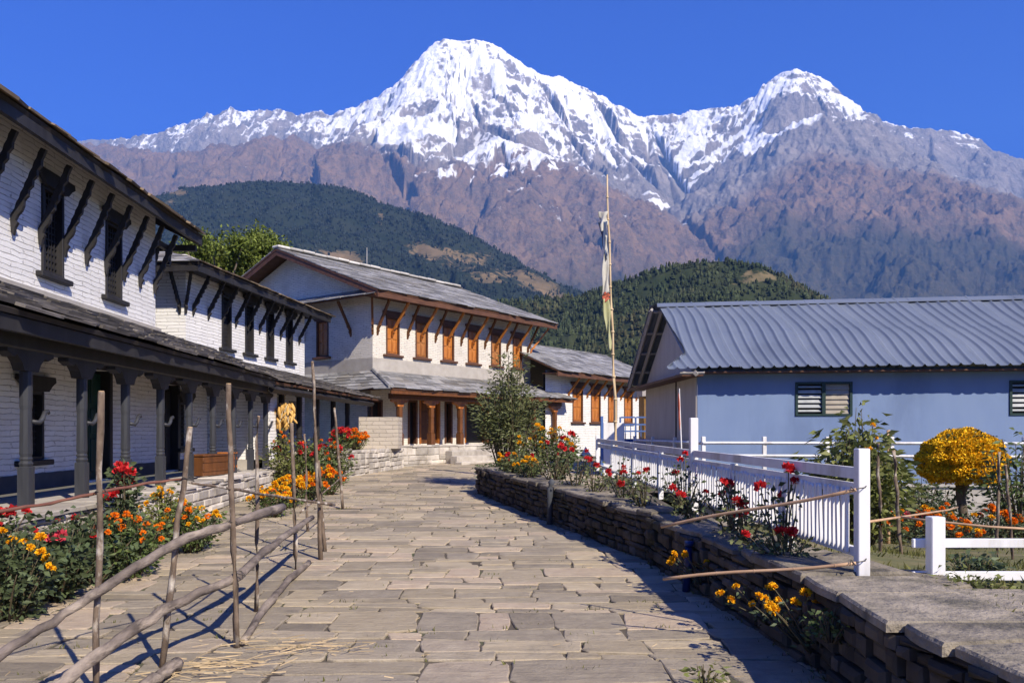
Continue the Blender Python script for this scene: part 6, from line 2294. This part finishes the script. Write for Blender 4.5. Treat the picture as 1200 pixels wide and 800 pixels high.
# wooden chests on the veranda
for k, (px, Y, wd_, mt, lab) in enumerate(((214 + 29, 16.3, 0.95, DARK_ORANGE, "dark wooden chest on the veranda between the grey columns"), (262, 17.7, 0.42, ORANGE_WOOD, "small orange wooden box beside the dark chest on the veranda"))):
    q = at(px, 0, Y, ZP + 0.002)
    ch = empty("wooden_chest", q, lab, "chest", rz=R(80))
    mb = MB()
    mb.box(-wd_ / 2, wd_ / 2, -0.2, 0.2, 0.03, 0.42, bev=0.012)
    mb.build("box", mt, ch)
    mb = MB()
    mb.box(-wd_ / 2 - 0.02, wd_ / 2 + 0.02, -0.22, 0.22, 0.423, 0.46, bev=0.01)
    mb.build("lid", mt, ch)
    mb = MB()
    for z in (0.12, 0.3):
        mb.box(-wd_ / 2 - 0.008, wd_ / 2 + 0.008, -0.212, -0.201, z, z + 0.05)
    mb.build("slats", mt, ch)

# hanging corn
cb_ = at(334, 472, 21.4)
hc = empty("corn_bundle", cb_, "golden bundle of dried corn cobs hanging at the veranda end wall", "corn bundle")
rnd = random.Random(5)
cobm = MB()
prof = [(0.0, 0.006), (0.015, 0.022), (0.06, 0.03), (0.12, 0.029), (0.17, 0.02), (0.195, 0.005)]
cobm.loft([[(math.cos(k * 0.785) * r, math.sin(k * 0.785) * r, -z) for k in range(8)] for z, r in prof])
cme = cobm.mesh("cob", CORN, True)
for i in range(64):
    th = rnd.uniform(0, 6.283)
    zz = -rnd.uniform(0.0, 0.55)
    rr_ = 0.22 * math.sqrt(rnd.random()) * (1.1 - abs(zz + 0.25))
    o = put("cob", cme, hc, (math.cos(th) * rr_ * 1.25, math.sin(th) * rr_ - 0.05, zz))
    o.rotation_euler = (rnd.uniform(-.6, .6), rnd.uniform(-.6, .6), th)
    o.scale = (1.25, 1.25, 1.15)
hm_ = MB()
for i in range(40):
    th = rnd.uniform(0, 6.283)
    a = Vector((math.cos(th) * 0.12, math.sin(th) * 0.12, -0.02 - 0.2 * rnd.random()))
    b = a + Vector((math.cos(th) * rnd.uniform(0.1, 0.2), math.sin(th) * 0.12, -rnd.uniform(0.1, 0.5)))
    s_ = Vector((-math.sin(th), math.cos(th), 0)) * 0.018
    hm_.poly((a - s_, a + s_, b + s_ * 0.6, b - s_ * 0.6))
hm_.tube([(0, 0, 0.1), (0, 0, 0.55)], 0.012, 6)
hm_.build("husks", HUSK, hc, fix=False)

# straw and fallen bits on the flags
rng = np.random.default_rng(9)
n = 190
cx = np.concatenate([rng.normal(-2.1, 0.2, 70), rng.normal(-1.75, 0.28, 60), rng.uniform(-4, 1.6, 60)])
cy = np.concatenate([rng.normal(5.45, 0.16, 70), rng.normal(5.95, 0.13, 60), rng.uniform(4.6, 11, 60)])
L = rng.uniform(0.05, 0.26, n)
L[130:] *= 0.3
an_ = rng.normal(0.25, 0.45, n)
z0 = rng.uniform(0.012, 0.05, n)
dx, dy = np.cos(an_) * L, np.sin(an_) * L
wq = rng.uniform(0.0018, 0.0036, n)
nx, ny = -np.sin(an_) * wq, np.cos(an_) * wq
dz = rng.normal(0, 0.012, n)
z1 = np.maximum(z0 + dz, 0.01)
V = np.stack([np.stack([cx - nx, cy - ny, z0], -1), np.stack([cx + nx, cy + ny, z0], -1), np.stack([cx + dx + nx, cy + dy + ny, z1], -1), np.stack([cx + dx - nx, cy + dy - ny, z1], -1),
              np.stack([cx, cy, z0 + 2 * wq], -1), np.stack([cx + dx, cy + dy, z1 + 2 * wq], -1)], 1).reshape(-1, 3)
b_ = np.arange(n)[:, None] * 6
F = np.concatenate([b_ + np.array([[0, 4, 5, 3]]), b_ + np.array([[1, 2, 5, 4]])], 0)
t_ = rng.uniform(0, 1, n)
tag(link("straw", np_mesh("straw", V, F, STRAW, np.concatenate([t_, t_]))), "dry yellow straw scattered on the flags by the stake", "straw", kind='stuff')

# grass in the joints of the path, on the lawn and along the wall
rng = np.random.default_rng(31)


def blades(name, X, Y, Z, hmin, hmax, label, mat=GRASS):
    n = len(X)
    th = rng.uniform(0, 6.283, n)
    h = rng.uniform(hmin, hmax, n)
    w_ = 0.0045 + 0.02 * h
    lx, ly = rng.normal(0, 0.35, n) * h, rng.normal(0, 0.35, n) * h
    ax, ay = np.cos(th) * w_, np.sin(th) * w_
    V = np.stack([np.stack([X - ax, Y - ay, Z], -1), np.stack([X + ax, Y + ay, Z], -1), np.stack([X + lx * 0.4 + ax * 0.7, Y + ly * 0.4 + ay * 0.7, Z + h * 0.6], -1), np.stack([X + lx, Y + ly, Z + h], -1)], 1).reshape(-1, 3)
    F = np.arange(n)[:, None] * 4 + np.array([[0, 1, 2, 3]])
    tag(link(name, np_mesh(name, V, F, mat, rng.uniform(0, 1, n))), label, "grass", kind='stuff')


gz = np.vectorize(ground_z)
n = 26000
Yl = 3.4 + 17.3 * rng.uniform(0, 1, n) ** 1.3
Xl = np.array([wall_x(y) for y in Yl]) + 0.68 + rng.uniform(0, 1, n) ** 1.2 * (2.5 + Yl * 0.75)
dens = fbm(Xl / 1.3, Yl / 1.3, 3, 7)
k_ = dens > -0.22
Xl, Yl = Xl[k_], Yl[k_]
xs_ = Xl - np.array([wall_x(y) for y in Yl]) - 0.62
near = np.clip(1 - xs_ / 2.4, 0, 1)
Zl = np.where(Yl > 6, 0.46 - 0.085 * (Yl - 6), 0.46) * (1 - near) + near * (0.53 + gz(Yl)) - 0.02
blades("grass", Xl, Yl, Zl, 0.03, 0.1, "patchy short lawn grass beyond the stone wall")
# tufts strung along slab joints and at the foot of both walls
tx, ty = [], []
for i in range(260):
    y = 4.6 + 16 * rng.uniform() ** 1.4
    x = rng.uniform(left_x(y), wall_x(y))
    if i % 3 == 0:
        x = wall_x(y) - rng.uniform(0.02, 0.15)
    m = rng.integers(4, 14)
    tx.append(x + rng.normal(0, 0.07, m))
    ty.append(y + rng.normal(0, 0.02, m))
tx, ty = np.concatenate(tx), np.concatenate(ty)
blades("path_weeds", tx, ty, gz(ty) - 0.015, 0.02, 0.055, "small weeds growing in the joints of the path")
